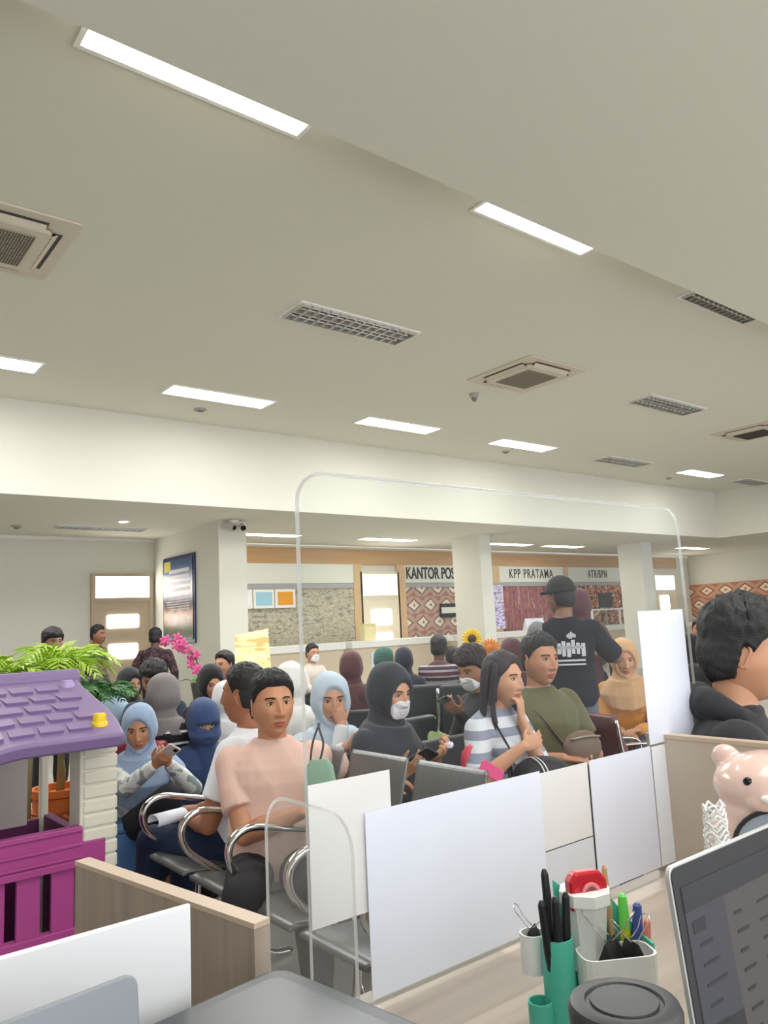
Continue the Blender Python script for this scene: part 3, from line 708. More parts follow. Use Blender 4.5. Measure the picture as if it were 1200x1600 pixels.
        if niqab or True: # cloth bridges over nose and brow rather than tracing them
            Ds=np.stack([D[...,0]*.078,D[...,1]*.100,D[...,2]*.122],-1)
            base=np.where((mk[...,None]>0)&(np.linalg.norm(Ds,axis=-1,keepdims=True)>0),np.maximum(1,1)*F,F)
        Q=F+dirs*((-.010)*(1-mk)+ful*mk)[...,None]
        c=MB(); nu,nv=D.shape[1],D.shape[0]; c.add(Q.reshape(-1,3).tolist(),grid_faces(nu,nv))
        c.v=[tuple(HM@Vector(p)) for p in c.v]
        def rg(cen,rx,ry,Rm,n=28,wv=0): return [cen+Rm@Vector((rx*math.cos(2*PI*j/n),ry*math.sin(2*PI*j/n),0))*(1+wv*math.sin(j*1.8)) for j in range(n)]
        d=drape*k
        if niqab: c.caps(HM@Vector((0,.060,-.055)),.052*k,T((0,.085,sp-.16*k)),.10*k,18)
        if drape>.15:
            for key in 'RL': c.caps(A[key][0],.076*k*dn,A[key][0].lerp(A[key][1],min(.75,drape*1.3)),.074*k*dn,16)
        rings=[rg(HM@Vector((0,-.028,-.035)),.076*k,.068*k,HR),rg(HM@Vector((0,-.018,-.088)),.080*k,.084*k,HR),rg(HM@Vector((0,-.008,-.128)),.092*k,.096*k,HR),
               rg(T((0,.012,sp-.005*k)),.122*k,.112*k,LXT,wv=.01),rg(T((0,.012,sp-.045*k)),.182*k*dn*wide,.125*k,LXT,wv=.01),rg(T((0,.02,sp-.10*k)),.222*k*dn*wide,.146*k,LXT,wv=.02)]
        if d>.2: rings.append(rg(T((0,.03,sp-d*.65)),.218*k*dn*wide,.162*k,LXT,wv=.02))
        fr=rg(T((0,.035,sp-d)),.185*k*dn*wide,.150*k,LXT,wv=.03)
        fr=[p-LXT@Vector((0,0,.05*k*max(0,math.sin(2*PI*j/28))**2)) for j,p in enumerate(fr)]; rings.append(fr)
        c.loft(rings)
        q=remesh(c,'hijab',.0052 if lod>1 else .0075 if lod else .012,3 if lod else 2,.0028*k if lod else 0,11,px,fac=.4)
        q.materials.append(mat('hijab_%d_%d_%d'%hijab,hijab,.85,sheen=.15)); link('hijab',q,t,True)
    if mask:
        D=head_grid(100,80); F=head_shape(D,fem); x,y,z=F[...,0],F[...,1],F[...,2]
        q=(np.abs(x)/.055)**3+(np.abs(z+.052)/.047)**3; q=np.where(y>.0,q,9); mk=1-sstep(.85,1.05,q)
        dirs=F/np.linalg.norm(F,axis=-1,keepdims=True)
        Y=y.copy(); smooth_front=.094-4.5*x**2-2.2*(z+.045)**2*2
        tgt=np.maximum(y+.007,smooth_front+.008*np.exp(-((z+.015)/.03)**2-(x/.02)**2))
        Q=F.copy(); Q[...,1]=np.where(mk>.01,y+(tgt-y)*mk-.012*(1-mk),y-.012); 
        for s in (0,2): Q[...,s]=np.where(mk>.01,Q[...,s],Q[...,s]*.85)
        c=MB(); c.add(Q.reshape(-1,3).tolist(),grid_faces(100,80)); c.build('face_mask',mat('mask_%d'%mask[0],mask,.85),t,True,M=HM)
        c=MB()
        for s in (-1,1):
            for zz in (-.02,-.08): c.tube([(s*.052,.052,zz),(s*.068,.02,zz*.5),(s*.078,-.008,-.01+zz*.15)],.0012,5)
        if not hijab: c.build('ear_loop',mat('mask_%d'%mask[0],mask,.85),t,M=HM)
    if cap:
        D=head_grid(90,70); F=head_shape(D); x,y,z=F[...,0],F[...,1],F[...,2]; dirs=F/np.linalg.norm(F,axis=-1,keepdims=True)
        mk=sstep(.030,.038,z); Q=F+dirs*(-.015*(1-mk)+(.020+.012*sstep(.05,.1,z))*mk)[...,None]
        c=MB(); c.add(Q.reshape(-1,3).tolist(),grid_faces(90,70))
        c.build('cap',mat('cap_cloth',cap,.8),t,True,M=HM)
        c=MB(); P=[(.075*math.sin(a),.06+.085*math.cos(a)*.85+.02,.045-.012*math.cos(a)**2) for a in np.linspace(-PI/2,PI/2,15)]
        c.prism([(p[0],p[1],p[2]) for p in P],(0,0,.007)); c.build('cap_peak',mat('cap_cloth',cap,.8),t,True,M=HM)
        MB().tube([(.068*math.sin(a),-.03+.062*-math.cos(a)-.002,.034) for a in np.linspace(-.6,.6,7)],.0035,6).build('cap_strap',WHITE,t,True,M=HM)
    if hood:
        c=MB(); 
        c.tube([T((.098*k*math.sin(a),-.012*k-.078*k*math.cos(a),sp+(-.012+.022*math.cos(a))*k)) for a in np.linspace(-2.7,2.7,17)],lambda u:(.014+.030*math.sin(PI*u)**1.3)*k,14,0,2)
        q=remesh(c,'hood',.006,5,.004,14,2); q.materials.append(sm); link('hood',q,t,True)
    info=dict(root=t,T=T,HM=HM,A=A,L=Lg,hz=hz,R=RZ,P0=P0,hc=hcw)
    def world(v): return P0+RZ@Vector(v)
    info['w']=world
    return info
# ================================================================ THE PEOPLE IN THE HALL
random.seed(7)
def stripe_shirt(name,base,dark,n,off=0,w=.5): return stripes(name,2,n,[(0,base),(w,dark)],.85,off)
P={}
P['pink']=person('seated man in a pale pink t-shirt, one arm along the neighbouring seat',425,1103,3.36,2.62,(176,124,94),2,True,1.07,lean=-.02,yaw=.30,pitch=-.02,hair='short',shirt=(222,186,172),sleeve='short',belly=.04,bulk=1.06,trousers=(38,38,42),
  hands={'R':dict(px=(470,1270,3.08),f=(-.9,.3,0),n=(0,0,-1),curl=.4,hint=(.8,-.2,-.8)),'L':dict(px=(598,1214,3.42),f=(-.9,.1,-.2),n=(0,0,-1),curl=.5,hint=(-.5,-.6,-.3))})
P['whitetee']=person('seated man in a white t-shirt seen from behind, left of the pink shirt',383,1087,3.74,.55,(150,98,70),2,True,1.10,yaw=.05,hair='fade',shirt=(236,238,244),sleeve='short',bulk=1.06,trousers=(30,44,72),
  hands={'R':dict(at=(.08,.34,.12),f=(-.4,1,0),curl=.4),'L':dict(at=(-.10,.30,.12),f=(.5,1,-.1),curl=.4,hint=(-.8,-.6,-.6))})
P['phone']=person('woman in a grey blue headscarf reading a phone on the blue pouf',218,1140,4.35,2.66,(172,122,92),2,True,.96,lean=.20,yaw=-.02,pitch=.20,roll=.04,female=1,hijab=(150,170,200),opening=(0,-.010,.058,.080),drape=.22,
  shirt_m=mottled('check_blouse',[(0,(150,160,166)),(.45,(226,228,224)),(.62,(196,202,206))],14,'noise',.9,(1,1,1)),trousers=(44,46,52),shoes=(120,104,84),
  hands={'R':dict(px=(243,1195,4.05),f=(-.5,.6,.4),n=(-.4,-.3,.8),curl=.8,hint=(.7,-.2,-.8)),'L':dict(px=(262,1192,4.1),f=(.3,.7,.5),n=(.3,-.5,.7),curl=.8,hint=(-.7,-.2,-.8))},
  legs={'R':(('px',262,1246,4.02),('px',284,1350,4.12)),'L':(('px',246,1268,4.1),('px',258,1372,4.3))})
P['niqab']=person('woman in a navy face veil and headscarf on the red seat',318,1130,4.85,3.1,(176,132,104),1,True,1.0,lean=.25,yaw=-.15,pitch=.25,female=1,hijab=(56,76,120),niqab=True,drape=.42,shirt=(52,70,112),skirt=(44,56,92))
P['greyback']=person('person in a grey head covering and black striped top, back to the camera',257,1088,4.95,5.35,(150,104,80),1,True,.98,female=1,hijab=(128,122,122),opening=(0,-.03,.05,.07),drape=.10,shirt_m=stripes('black_white_stripe',2,14,[(0,(24,24,28)),(.80,(226,226,226))]),trousers=(30,32,40))
P['curlyman']=person('dark haired man half hidden behind the grey head covering',241,1062,5.7,2.6,(150,104,78),1,True,1.0,pitch=.35,hair='fringe',shirt=(44,56,78),yaw=-.1)
P['blackveil']=person('young woman in a black headscarf looking down, left of the man in a blazer',330,1069,5.6,2.9,(180,130,102),1,True,.95,pitch=.28,yaw=.1,female=1,hijab=(24,24,28),shirt=(26,26,30),trousers=(24,24,28))
P['blazer']=person('man in a black blazer beside the pillar, facing left',351,1041,7.3,1.9,(176,126,98),1,True,1.0,hair='short',shirt=(30,32,36))
P['darkveil']=person('woman in a dark headscarf behind the pouf, glancing right',203,1070,6.3,3.3,(170,124,100),1,True,.95,female=1,hijab=(36,36,40),shirt=(34,36,44),pitch=.15)
P['camo']=person('standing man in an olive patterned shirt in front of the far door',153,993,9.9,3.8,(120,78,58),1,False,.95,hair='short',shirt_m=mottled('olive_pattern',[(0,(72,70,56)),(.45,(122,114,92)),(.6,(92,84,70))],9))
P['batik']=person('standing man in a dark maroon shirt with his back turned, by the far door',243,997,10.4,5.6,(84,56,44),1,False,.97,wide=1.12,hair='short',shirt_m=mottled('dark_batik_shirt',[(0,(42,26,34)),(.5,(84,56,62)),(.6,(50,30,40))],16))
P['bluebend']=person('person in a light blue headscarf leaning behind the playhouse roof',170,1118,5.7,1.0,(150,104,80),1,True,1.15,lean=.35,pitch=.4,female=1,hijab=(168,196,222),shirt=(176,202,224),trousers=(60,70,90))
P['plantman']=person('black haired person in brown patterned clothes behind the palm leaves',82,1006,6.6,3.3,(130,92,74),1,False,.9,hair='fringe',shirt_m=mottled('brown_pattern',[(0,(84,62,62)),(.5,(146,118,116))],16))
P['hand']=person('woman in a light blue headscarf leaning her cheek on her fist',517,1096,4.2,2.62,(186,136,108),2,True,1.06,lean=.12,yaw=.10,pitch=.08,female=1,hijab=(192,208,222),drape=.20,shirt=(234,236,242),trousers=(50,64,60),
  hands={'L':dict(head=True,at=(-.035,.118,-.105),f=(.25,-.1,1),n=(.2,-1,0),curl=1.4,hint=(.1,.1,-1)),'R':dict(px=(540,1168,3.85),f=(-1,.2,.1),n=(0,-1,0),curl=.5,hint=(.6,.1,-1))})
P['whiteveil']=person('person in a white headscarf directly behind the pink shirt man',455,1070,4.9,5.3,(150,104,80),1,True,.98,female=1,hijab=(232,230,226),shirt=(226,224,220),opening=(0,-.03,.05,.07))
P['whiteveil2']=person('person in a white headscarf between the black headscarf and the white t-shirt',353,1094,5.5,5.5,(150,104,80),1,True,.93,female=1,hijab=(226,226,230),shirt=(230,230,234))
P['teller']=person('clerk with a white face mask behind the far left counter',488,1022,10.3,3.2,(170,122,94),1,True,.95,hair='short',mask=(238,238,238),shirt=(206,196,186))
P['maroonback']=person('person in a maroon headscarf right of the light blue headscarf, back turned',549,1044,6.4,5.5,(140,98,76),1,True,.97,female=1,hijab=(92,52,56),drape=.42,shirt=(70,42,46),opening=(0,-.03,.05,.07))
P['greenveil']=person('person in a green headscarf near the counter, facing right',602,1032,8.3,4.2,(170,122,94),1,True,.95,female=1,hijab=(52,92,82),shirt=(60,84,80))
P['navyback']=person('person in a dark navy headscarf beside the green one, back turned',631,1033,7.9,5.6,(140,98,76),1,True,.97,female=1,hijab=(34,36,54),shirt=(40,46,66))
P['stripeback']=person('man in a maroon and grey striped shirt with his back turned',686,1014,8.2,5.35,(90,62,50),1,True,1.0,hair='short',wide=1.05,shirt_m=stripes('maroon_grey_stripe',2,9,[(0,(92,52,66)),(.35,(150,146,152)),(.55,(60,44,58)),(.85,(160,154,158))]))
P['headonly']=person('person with short black hair behind the striped shirt',707,1028,9.2,5.5,(90,62,50),0,True,.95,hair='short',shirt=(70,60,76))
P['maskman']=person('masked person in black seated sideways with a pale green skirt',740,1046,4.7,1.35,(150,104,78),2,True,1.0,lean=.18,pitch=.35,yaw=.25,hair='fringe',hair_c=(42,24,30),mask=(226,226,230),shirt=(36,36,44),skirt=(176,200,140),
  hands={'L':dict(px=(718,1112,4.5),f=(-.3,.8,.4),n=(.5,-.3,.6),curl=.9,hint=(-.4,-.4,-1))},
  legs={'R':((.10,.44,.20),(.10,.62,.30)),'L':((-.10,.42,.04),(-.1,.5,.09))})
P['black']=person('woman in a black headscarf and white mask holding a phone in both hands',610,1084,3.75,3.42,(182,134,106),2,True,1.0,lean=.16,yaw=-.20,pitch=.22,female=1,hijab=(40,44,54),drape=.34,mask=(228,226,230),shirt=(38,42,58),trousers=(32,34,42),sleeve='half',
  hands={'R':dict(px=(634,1206,3.42),f=(.1,.85,.45),n=(-.55,-.1,.75),curl=.55,hint=(.5,-.4,-1)),'L':dict(px=(682,1182,3.60),f=(.2,.8,.5),n=(.5,-.3,.7),curl=.9,hint=(-.7,-.4,-.8))})
P['longhair']=person('woman with long dark hair resting her chin on her hand, striped t-shirt',785,1063,3.75,3.25,(186,138,110),2,True,.99,lean=.14,yaw=.05,pitch=.06,female=1,hair='long',hair_c=(44,32,42),sleeve='half',
  shirt_m=stripes('grey_white_stripe',2,11.5,[(0,(214,218,226)),(.55,(140,146,164))],.85,.2),trousers=(34,36,44),
  hands={'L':dict(head=True,at=(-.012,.095,-.175),f=(.15,.05,1),n=(.1,-1,.0),curl=.75,thumb=.8,hint=(-.2,.3,-1)),'R':dict(px=(818,1166,3.45),f=(-.9,.3,.2),n=(0,-1,-.2),curl=.5,hint=(.7,.1,-.8))})
P['olive']=person('seated man in an olive t-shirt with a brown crossbody bag',843,1033,4.2,2.85,(168,120,92),2,True,1.07,lean=.02,yaw=.12,pitch=.05,roll=-.03,hair='short',shirt=(94,92,62),sleeve='short',belly=.05,bulk=1.08,trousers=(56,56,62),
  hands={'R':dict(px=(880,1185,3.8),f=(-.8,.5,-.1),n=(0,0,-1),curl=.5,hint=(.7,-.3,-.8)),'L':dict(px=(915,1165,3.95),f=(.6,.7,-.1),n=(0,0,-1),curl=.5,hint=(-.7,-.3,-.8))})
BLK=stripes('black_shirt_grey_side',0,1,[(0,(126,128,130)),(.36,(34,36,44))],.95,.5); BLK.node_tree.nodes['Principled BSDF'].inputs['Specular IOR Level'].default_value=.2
P['cap']=person('standing man in a black cap and black printed t-shirt, back turned',877,935,5.25,5.35,(120,84,66),2,False,1.0,yaw=.85,pitch=.02,roll=-.05,hair='short',cap=(30,30,32),shirt_m=BLK,sleeve='half',bulk=1.08,wide=1.05,trousers=(96,104,120),
  hands={'R':dict(at=(.14,.30,.22),f=(-.6,.8,.2),n=(0,-.2,-1),hint=(1,-.3,-.5)),'L':dict(at=(-.10,.32,.20),f=(.5,.8,.2),n=(0,-.2,-1),hint=(-.6,-.3,-.6))})
P['behindcap']=person('person in a maroon headscarf standing just beyond the black cap',906,947,6.4,5.2,(140,98,76),1,False,.97,female=1,hijab=(84,48,56),shirt=(70,44,54))
P['redveil']=person('person in a maroon headscarf between the long haired woman and the olive shirt',800,1024,6.3,5.5,(140,98,76),1,True,.97,female=1,hijab=(88,50,58),shirt=(52,50,60),opening=(0,-.03,.05,.07))
P['orange']=person('seated woman in an orange jacket and tan headscarf beside the tall white sheet',975,1030,5.5,2.2,(176,128,100),2,True,.98,lean=.12,yaw=.1,pitch=.25,female=1,hijab=(200,158,116),drape=.15,shirt=(206,142,72),trousers=(110,116,130),
  hands={'R':dict(at=(.06,.34,.12),f=(-.6,.8,0),curl=.6),'L':dict(at=(-.04,.36,.14),f=(.6,.8,0),curl=.6)})
P['hoodie']=person('black haired man in a black hoodie at the right edge, in profile',1160,1022,2.2,3.72,(186,136,106),2,True,1.07,lean=.10,yaw=.0,pitch=.12,hair='fringe',hair_c=(26,26,28),shirt=(36,37,40),bulk=1.08,hood=True,trousers=(30,32,40))
P['farface']=person('bareheaded man facing left far behind the black hoodie',1094,985,9.6,2.0,(150,100,76),1,True,1.0,hair='short',shirt=(90,70,66))
P['farhair']=person('person with long black hair just left of the hoodie man',1112,1006,6.6,5.2,(140,98,76),1,True,1.0,hair='long',shirt=(44,40,46))
P['farpink']=person('person in a black headscarf and magenta top at the edge of the tall white sheet',1080,1014,7.2,4.6,(150,104,80),1,True,.98,female=1,hijab=(34,32,36),shirt=(190,60,130),drape=.16)
import itertools
for a_,b_ in itertools.combinations(P,2):
    d_=((P[a_]['w'](P[a_]['T']((0,0,.25))))-(P[b_]['w'](P[b_]['T']((0,0,.25))))); d_.z=0
    if d_.length<.45: print('CLOSE',a_,b_,round(d_.length,2))
# ---- hair, prints and things held
def strands(pr,n,L,c,seed=3):
    rd=random.Random(seed); HM=pr['HM']; m=MB()
    for i in range(n):
        a=math.radians(rd.uniform(68,292)); s=1 if a<PI else -1
        x,y=math.sin(a)*.082,math.cos(a)*.088
        front=math.cos(a)>-.1
        ln=L*rd.uniform(.75,1.05)
        pts=[Vector((x*.45,y*.5-.01,.112)),Vector((x*.95,y*.95,.07)),Vector((x*1.12,y*1.05-.005,0)),Vector((x*1.18,y*1.0-.01,-.09)),Vector((x*1.25+rd.uniform(-.01,.01),(.035 if front else y*.9-.02),-.09-ln*.35)),Vector((x*1.2+rd.uniform(-.02,.02),(.085 if front else y*.8-.05),-.09-ln*.7)),Vector((x*1.0+rd.uniform(-.03,.03),(.10 if front else y*.8-.05),-.09-ln))]
        m.tube([HM@p for p in pts],lambda u:.014*(1-.75*u**2)+.001,7,0,3,flat=.6)
    m.build('long_hair',mat('hair_%d'%c[0],c,.5),pr['root'],True)
strands(P['longhair'],34,.36,(44,32,42)); strands(P['farhair'],20,.25,(22,20,22),5)
# shirt print on the standing man's back: white crest, block and two lines
pc=P['cap']; WP=mat('white_print',(206,206,212),.8)
def backpt(x,z,off=.0): return pc['T']((x,-(.150+off)+abs(x)*.12,z))
m=MB(); rd=random.Random(5)
def patch(m,x0,x1,z0,z1,off=0):
    n=8; m.loft([[backpt(x0+(x1-x0)*i/n,z,off) for i in range(n+1)]+[backpt(x0+(x1-x0)*i/n,z,off-.006) for i in range(n,-1,-1)] for z in (z0,z1)])
for i in range(9): patch(m,-.14+.031*i,-.14+.031*i+rd.uniform(.02,.029),.235+rd.uniform(-.012,.01),.325+rd.uniform(-.015,.015))
patch(m,-.12,.12,.275,.295)
patch(m,-.10,.13,.195,.207); patch(m,-.10,.13,.17,.18)
for i in range(5): patch(m,.02+.012*i,.03+.012*i,.34+rd.uniform(0,.01),.385-abs(i-2)*.008)
m.build('shirt_print',WP,pc['root'])
pk_=P['pink']; m=MB(); rd=random.Random(9)
for r_,(z_,w_) in enumerate(((.315,.052),(.296,.036))):
    x_=-w_
    while x_<w_:
        l_=rd.uniform(.008,.018); m.tube([pk_['T']((x_,.148,z_)),pk_['T']((x_+l_*.5,.149,z_+rd.uniform(-.004,.006))),pk_['T']((x_+l_,.148,z_))],.0015,5); x_+=l_+.005
m.build('chest_print',mat('shirt_print_pale',(240,222,214),.8),pk_['root'])
# olive man: strap and bag
po=P['olive']; LB=mat('bag_brown',(112,92,78),.6,bump=.2,bscale=30)
bag=thing('crossbody_bag','brown crossbody bag on the lap of the man in olive','bag',tuple(dep(910,1168,3.86)),2.9)
MB().ell((0,0,0),(.115,.05,.085),n=20,m=12).build('pouch',LB,bag,True); MB().tube([(-.09,.03,.05),(0,.046,.06),(.09,.03,.05)],.006,6,0,3).build('zip',mat('zip_grey',(150,140,130),.4,.6),bag,True)
w_=[po['w'](po['T'](p)) for p in ((.13,-.02,.43),(.10,.12,.40),(.02,.17,.28),(-.08,.19,.14),(-.16,.17,.05))]
iv=bag.matrix_basis.inverted(); bag_m=Matrix.Translation(dep(910,1168,3.86))@Matrix.Rotation(2.9,4,'Z')
MB().tube([bag_m.inverted()@p for p in w_],.018,8,0,4,flat=.25).build('strap',LB,bag,True)
def phone(label,pr,key,c,off=(0,.0,.0),tilt=.9,rz=0):
    S_,E_,W_,sp_,s_=pr['A'][key]; f=Vector(sp_.get('f')).normalized(); n=Vector(sp_.get('n')).normalized()
    p=pr['w'](W_+f*.085+n*.022)
    t=thing('phone',label,'phone',tuple(p),0)
    fw=(pr['R']@f).normalized(); nw=(pr['R']@n); nw=(nw-fw*nw.dot(fw)).normalized(); tw=fw.cross(nw)
    M=Matrix((tw,fw,nw)).transposed().to_4x4()
    MB().prism([(a,b+.02,-.004) for a,b in rrect(.072,.150,.010)],(0,0,.008)).build('phone_body',c,t,bevel=.0015,M=M)
    MB().prism([(a,b+.02,.0041) for a,b in rrect(.066,.142,.008)],(0,0,.0005)).build('screen',mat('phone_glass',(26,30,40),.08),t,M=M)
    MB().box((-.025,.06,-.007),(-.005,.085,-.004)).build('camera_bump',mat('lens_black',(14,14,16),.15),t,M=M)
phone('white cased phone held by the woman in grey blue',P['phone'],'R',mat('phone_white',(226,216,214),.3))
phone('dark phone held by the woman in a white mask and black headscarf',P['black'],'R',mat('phone_black',(46,40,48),.3))
phone('thin dark phone held by the masked person in the green skirt',P['maskman'],'L',mat('phone_slate',(60,66,84),.3))
t=thing('tissue','crumpled white tissue in the hand of the masked woman','tissue',tuple(dep(701,1164,3.55)))
m=MB().ell((0,0,0),(.022,.018,.016),n=14,m=10); rd=random.Random(2); m.v=[tuple(Vector(v)*(1+rd.uniform(-.25,.25))) for v in m.v]; m.build('tissue_wad',PAPER,t)
# ================================================================ SEATING
STEEL=mottled('perforated_steel',[(0,(92,94,96)),(.22,(124,125,126))],160,'voronoi',.35)
nt,b=nodes_of(STEEL); b.inputs['Metallic'].default_value=.5
DKM=mat('dark_steel',(60,60,62),.4,.8)
def steel_bench(label,x,y,rz,n,pitch=.43):
    t=thing('waiting_bench',label,'bench',(x,y,0),rz)      # faces local +y; seats along x
    W=n*pitch
    MB().box((-W/2,-.03,.30),(W/2,.03,.35)).build('beam',DKM,t,bevel=.004)
    for i in range(n):
        cx=-W/2+pitch*(i+.5); w=pitch/2-.03
        prof=[(.25,.425),(.21,.432),(.10,.412),(-.08,.405),(-.16,.42),(-.20,.47),(-.235,.60),(-.27,.76),(-.30,.86),(-.31,.875)]
        m=MB(); m.loft([[(cx+w*s_,p[0],p[1]) for p in prof]+[(cx+w*s_,p[0]-.002,p[1]-.016) for p in reversed(prof)] for s_ in (-1,-.92,0,.92,1)])
        m.build('seat',STEEL,t,True)
    for i in range(n+1):
        cx=-W/2+pitch*i
        a=MB(); a.tube([(cx,-.10,.60),(cx,.02,.625),(cx,.17,.655),(cx,.25,.63),(cx,.27,.57),(cx,.23,.50),(cx,.12,.42),(cx,.03,.35),(cx,.0,.30)],.023,10,0,5,flat=.62,up=(1,0,0))
        a.build('armrest',CHROME,t,True)
    for cx in ((-W/2,W/2) if n<3 else (-W/2,-W/2+pitch,-W/2+pitch*3,W/2)):
        l=MB(); l.tube([(cx,0,.33),(cx,.0,.20),(cx,.04,.10),(cx,.16,.03),(cx,.27,.014)],.021,10,0,4,flat=.6,up=(1,0,0)).tube([(cx,0,.2),(cx,-.05,.10),(cx,-.15,.03),(cx,-.25,.014)],.021,10,0,4,flat=.6,up=(1,0,0))
        l.build('leg',CHROME,t,True)
    return t
steel_bench('chrome armed steel waiting bench under the pink shirt and white t-shirt men',1.69,2.80,PI/2,4).scale=(1,1,1.06)
RED=mat('red_vinyl',(150,52,58),.4); MAR=mat('maroon_vinyl',(100,44,54),.4)
def padded_chair(label,x,y,rz,hz=.43,m=BLACKV,w=.5,back=.92,grp='padded waiting chairs',arms=True):
    t=thing('waiting_chair',label,'chair',(x,y,0),rz,grp); h=w/2
    MB().box((-h+.02,-.2,hz-.07),(h-.02,.25,hz)).build('seat',m,t,'auto',.025,seg=3)
    b_=MB(); prof=[(-.19,hz+.02),(-.22,hz+.20),(-.26,back-.12),(-.28,back)]
    b_.loft([[(s_*(h-.02),p[0]+.03,p[1]) for p in prof]+[(s_*(h-.02),p[0]-.03,p[1]) for p in reversed(prof)] for s_ in (-1,1)])
    b_.build('backrest',m,t,'auto',.02,seg=3)
    if arms:
        for s in (-1,1):
            MB().tube([(s*h,-.29,back-.02),(s*h,-.26,back-.22),(s*h,-.20,hz+.2),(s*h,.0,hz+.21),(s*h,.22,hz+.19),(s*h,.25,hz+.10),(s*h,.16,hz-.06),(s*h,.0,hz-.1)],.014,8,0,4,flat=.7,up=(1,0,0)).build('armrest',CHROME,t,True)
    for s in (-1,1):
        MB().tube([(s*(h-.04),0,hz-.07),(s*(h-.04),.03,.10),(s*(h-.04),.2,.014)],.016,8,0,3).tube([(s*(h-.04),0,.2),(s*(h-.04),-.2,.014)],.016,8).build('leg',CHROME,t,True)
    return t
lab={'hand':'black padded chair under the woman in light blue','black':'black padded chair under the masked woman with the phone','longhair':'black padded chair under the long haired woman','olive':'black padded chair under the man in olive',
 'maskman':'black padded chair under the masked person in green','orange':'maroon padded chair under the woman in orange','whiteveil':'padded chair under the person in the white headscarf behind the pink shirt',
 'blackveil':'padded chair under the young woman in a black headscarf','maroonback':'padded chair under the person in maroon behind the light blue headscarf','stripeback':'padded chair under the man in stripes','navyback':'padded chair under the person in navy','redveil':'padded chair under the maroon headscarf left of the olive shirt'}
for k_,l in lab.items():
    pr=P[k_]; rz=pr['root'].rotation_euler[2]
    if k_ in('black','longhair','olive'): rz=PI+.05
    padded_chair(l,pr['P0'].x,pr['P0'].y,rz,max(.3,pr['hz']-.115),MAR if k_=='orange' else BLACKV,w=.46,back=max(.3,pr['hz']-.115)+(.42 if k_ in('black','longhair','olive') else .40),grp=None,arms=k_ in('black','longhair','olive','orange','maskman'))
for px_,py_,d,rz,bk,l in ((664,1060,5.9,5.75,1.0,'empty high backed black chair left of the masked person'),(724,1060,5.8,5.75,1.0,'high backed black chair directly behind the masked person'),(690,1135,4.28,3.25,.90,'empty black chair between the masked woman and the long haired woman')):
    q=dep(px_,py_,d); padded_chair(l,q.x,q.y,rz,.45,BLACKV,.52,bk,grp=None)
for px_,d,rz,l in ((985,4.75,4.4,'empty maroon chair beside the tall white sheet'),(935,4.95,4.4,'empty maroon chair behind the man in olive')):
    q=dep(px_,1130,d); padded_chair(l,q.x,q.y,rz,.44,MAR,.5,.86,grp=None)
# red sofa bench behind the pouf
q=P['greyback']['P0']; t=thing('red_bench','red padded bench behind the woman on the blue pouf','bench',(q.x,q.y,0),5.5)
MB().box((-.45,-.2,.25),(.12,.3,.44)).build('seat',RED,t,'auto',.03,seg=3); MB().box((-.45,-.3,.46),(.12,-.18,.82)).build('backrest',RED,t,'auto',.03,seg=3)
for s in (-.38,.06): MB().box((s-.03,-.15,0),(s+.03,.2,.25)).build('leg',DKM,t)
pp=P['phone']; q=pp['P0']
t=thing('pouf','bright blue cylindrical pouf under the woman reading her phone','pouf',(dep(184,1300,4.42).x,dep(184,1300,4.42).y,0))
hz=.455
MB().lathe([(.24,.02),(.27,.05),(.275,hz-.06),(.26,hz-.015),(.22,hz),(.0,hz+.004)],n=40).build('cushion',mat('blue_vinyl',(84,130,186),.38,bump=.05,bscale=20),t,'auto')
MB().lathe([(.23,0),(.23,.03)],n=30).build('base',DKM,t)
MB().lathe([(.276,hz-.065),(.281,hz-.055),(.274,hz-.045)],n=40).build('seam',mat('blue_seam',(64,104,158),.5),t,'auto')
for k_ in ('curlyman','darkveil','niqab','whiteveil2','bluebend','blazer','whitetee','pink','greenveil','headonly','farface','farhair','farpink','teller','hoodie'):
    if k_ in('pink','whitetee','niqab','blazer'): continue
    pr=P[k_]; h_=pr['hz']-.11; t=thing('stool','black round stool '+{'curlyman':'under the dark haired man behind the grey head covering','darkveil':'under the woman in the dark headscarf','whiteveil2':'under the white headscarf beside the white t-shirt','bluebend':'under the leaning light blue headscarf','greenveil':'under the green headscarf','headonly':'under the person behind the striped shirt','farface':'under the far bareheaded man','farhair':'under the person with long black hair','farpink':'under the person in magenta','teller':'under the clerk behind the far left counter','hoodie':'under the man in the black hoodie'}[k_],'stool',(pr['P0'].x,pr['P0'].y,0))
    MB().lathe([(.0,h_),(.17,h_),(.18,h_-.03),(.17,h_-.06),(.0,h_-.06)],n=20).build('seat',BLACKV,t,'auto'); MB().lathe([(.03,h_-.05),(.03,.04),(.2,.02),(.2,0)],n=16).build('pedestal',DKM,t,'auto')
# ================================================================ THINGS PEOPLE CARRY
t=thing('paper_roll','curled white paper lying over the chrome arm of the bench','paper',tuple(dep(266,1277,3.55)),.2)
m=MB(); R_=[(.045*math.cos(a),.03*math.sin(a)) for a in np.linspace(-.4,3.9,16)]
m.loft([[(x-.09,y_,z) for y_,z in [(p[0],p[1]) for p in R_]]+[(x-.09,p[0]*.93,p[1]*.93) for p in reversed(R_)] for x in (0,.16)]); m.build('sheet',PAPER,t,True)
t=thing('tote_bag','pale green tote bag with a dark strap on the shoulder of the man in pink','bag',tuple(dep(500,1212,2.95)),2.4); t.scale=(.72,.72,.72)
GB=mat('sage_cloth',(150,182,160),.85); m=MB()
m.loft([[(x*s_,y_*s_,z) for x,y_ in rrect(.17,.06,.028)] for z,s_ in ((-.16,.95),(-.05,1.05),(.05,.85),(.085,.55))]); m.build('bag_body',GB,t,'auto')
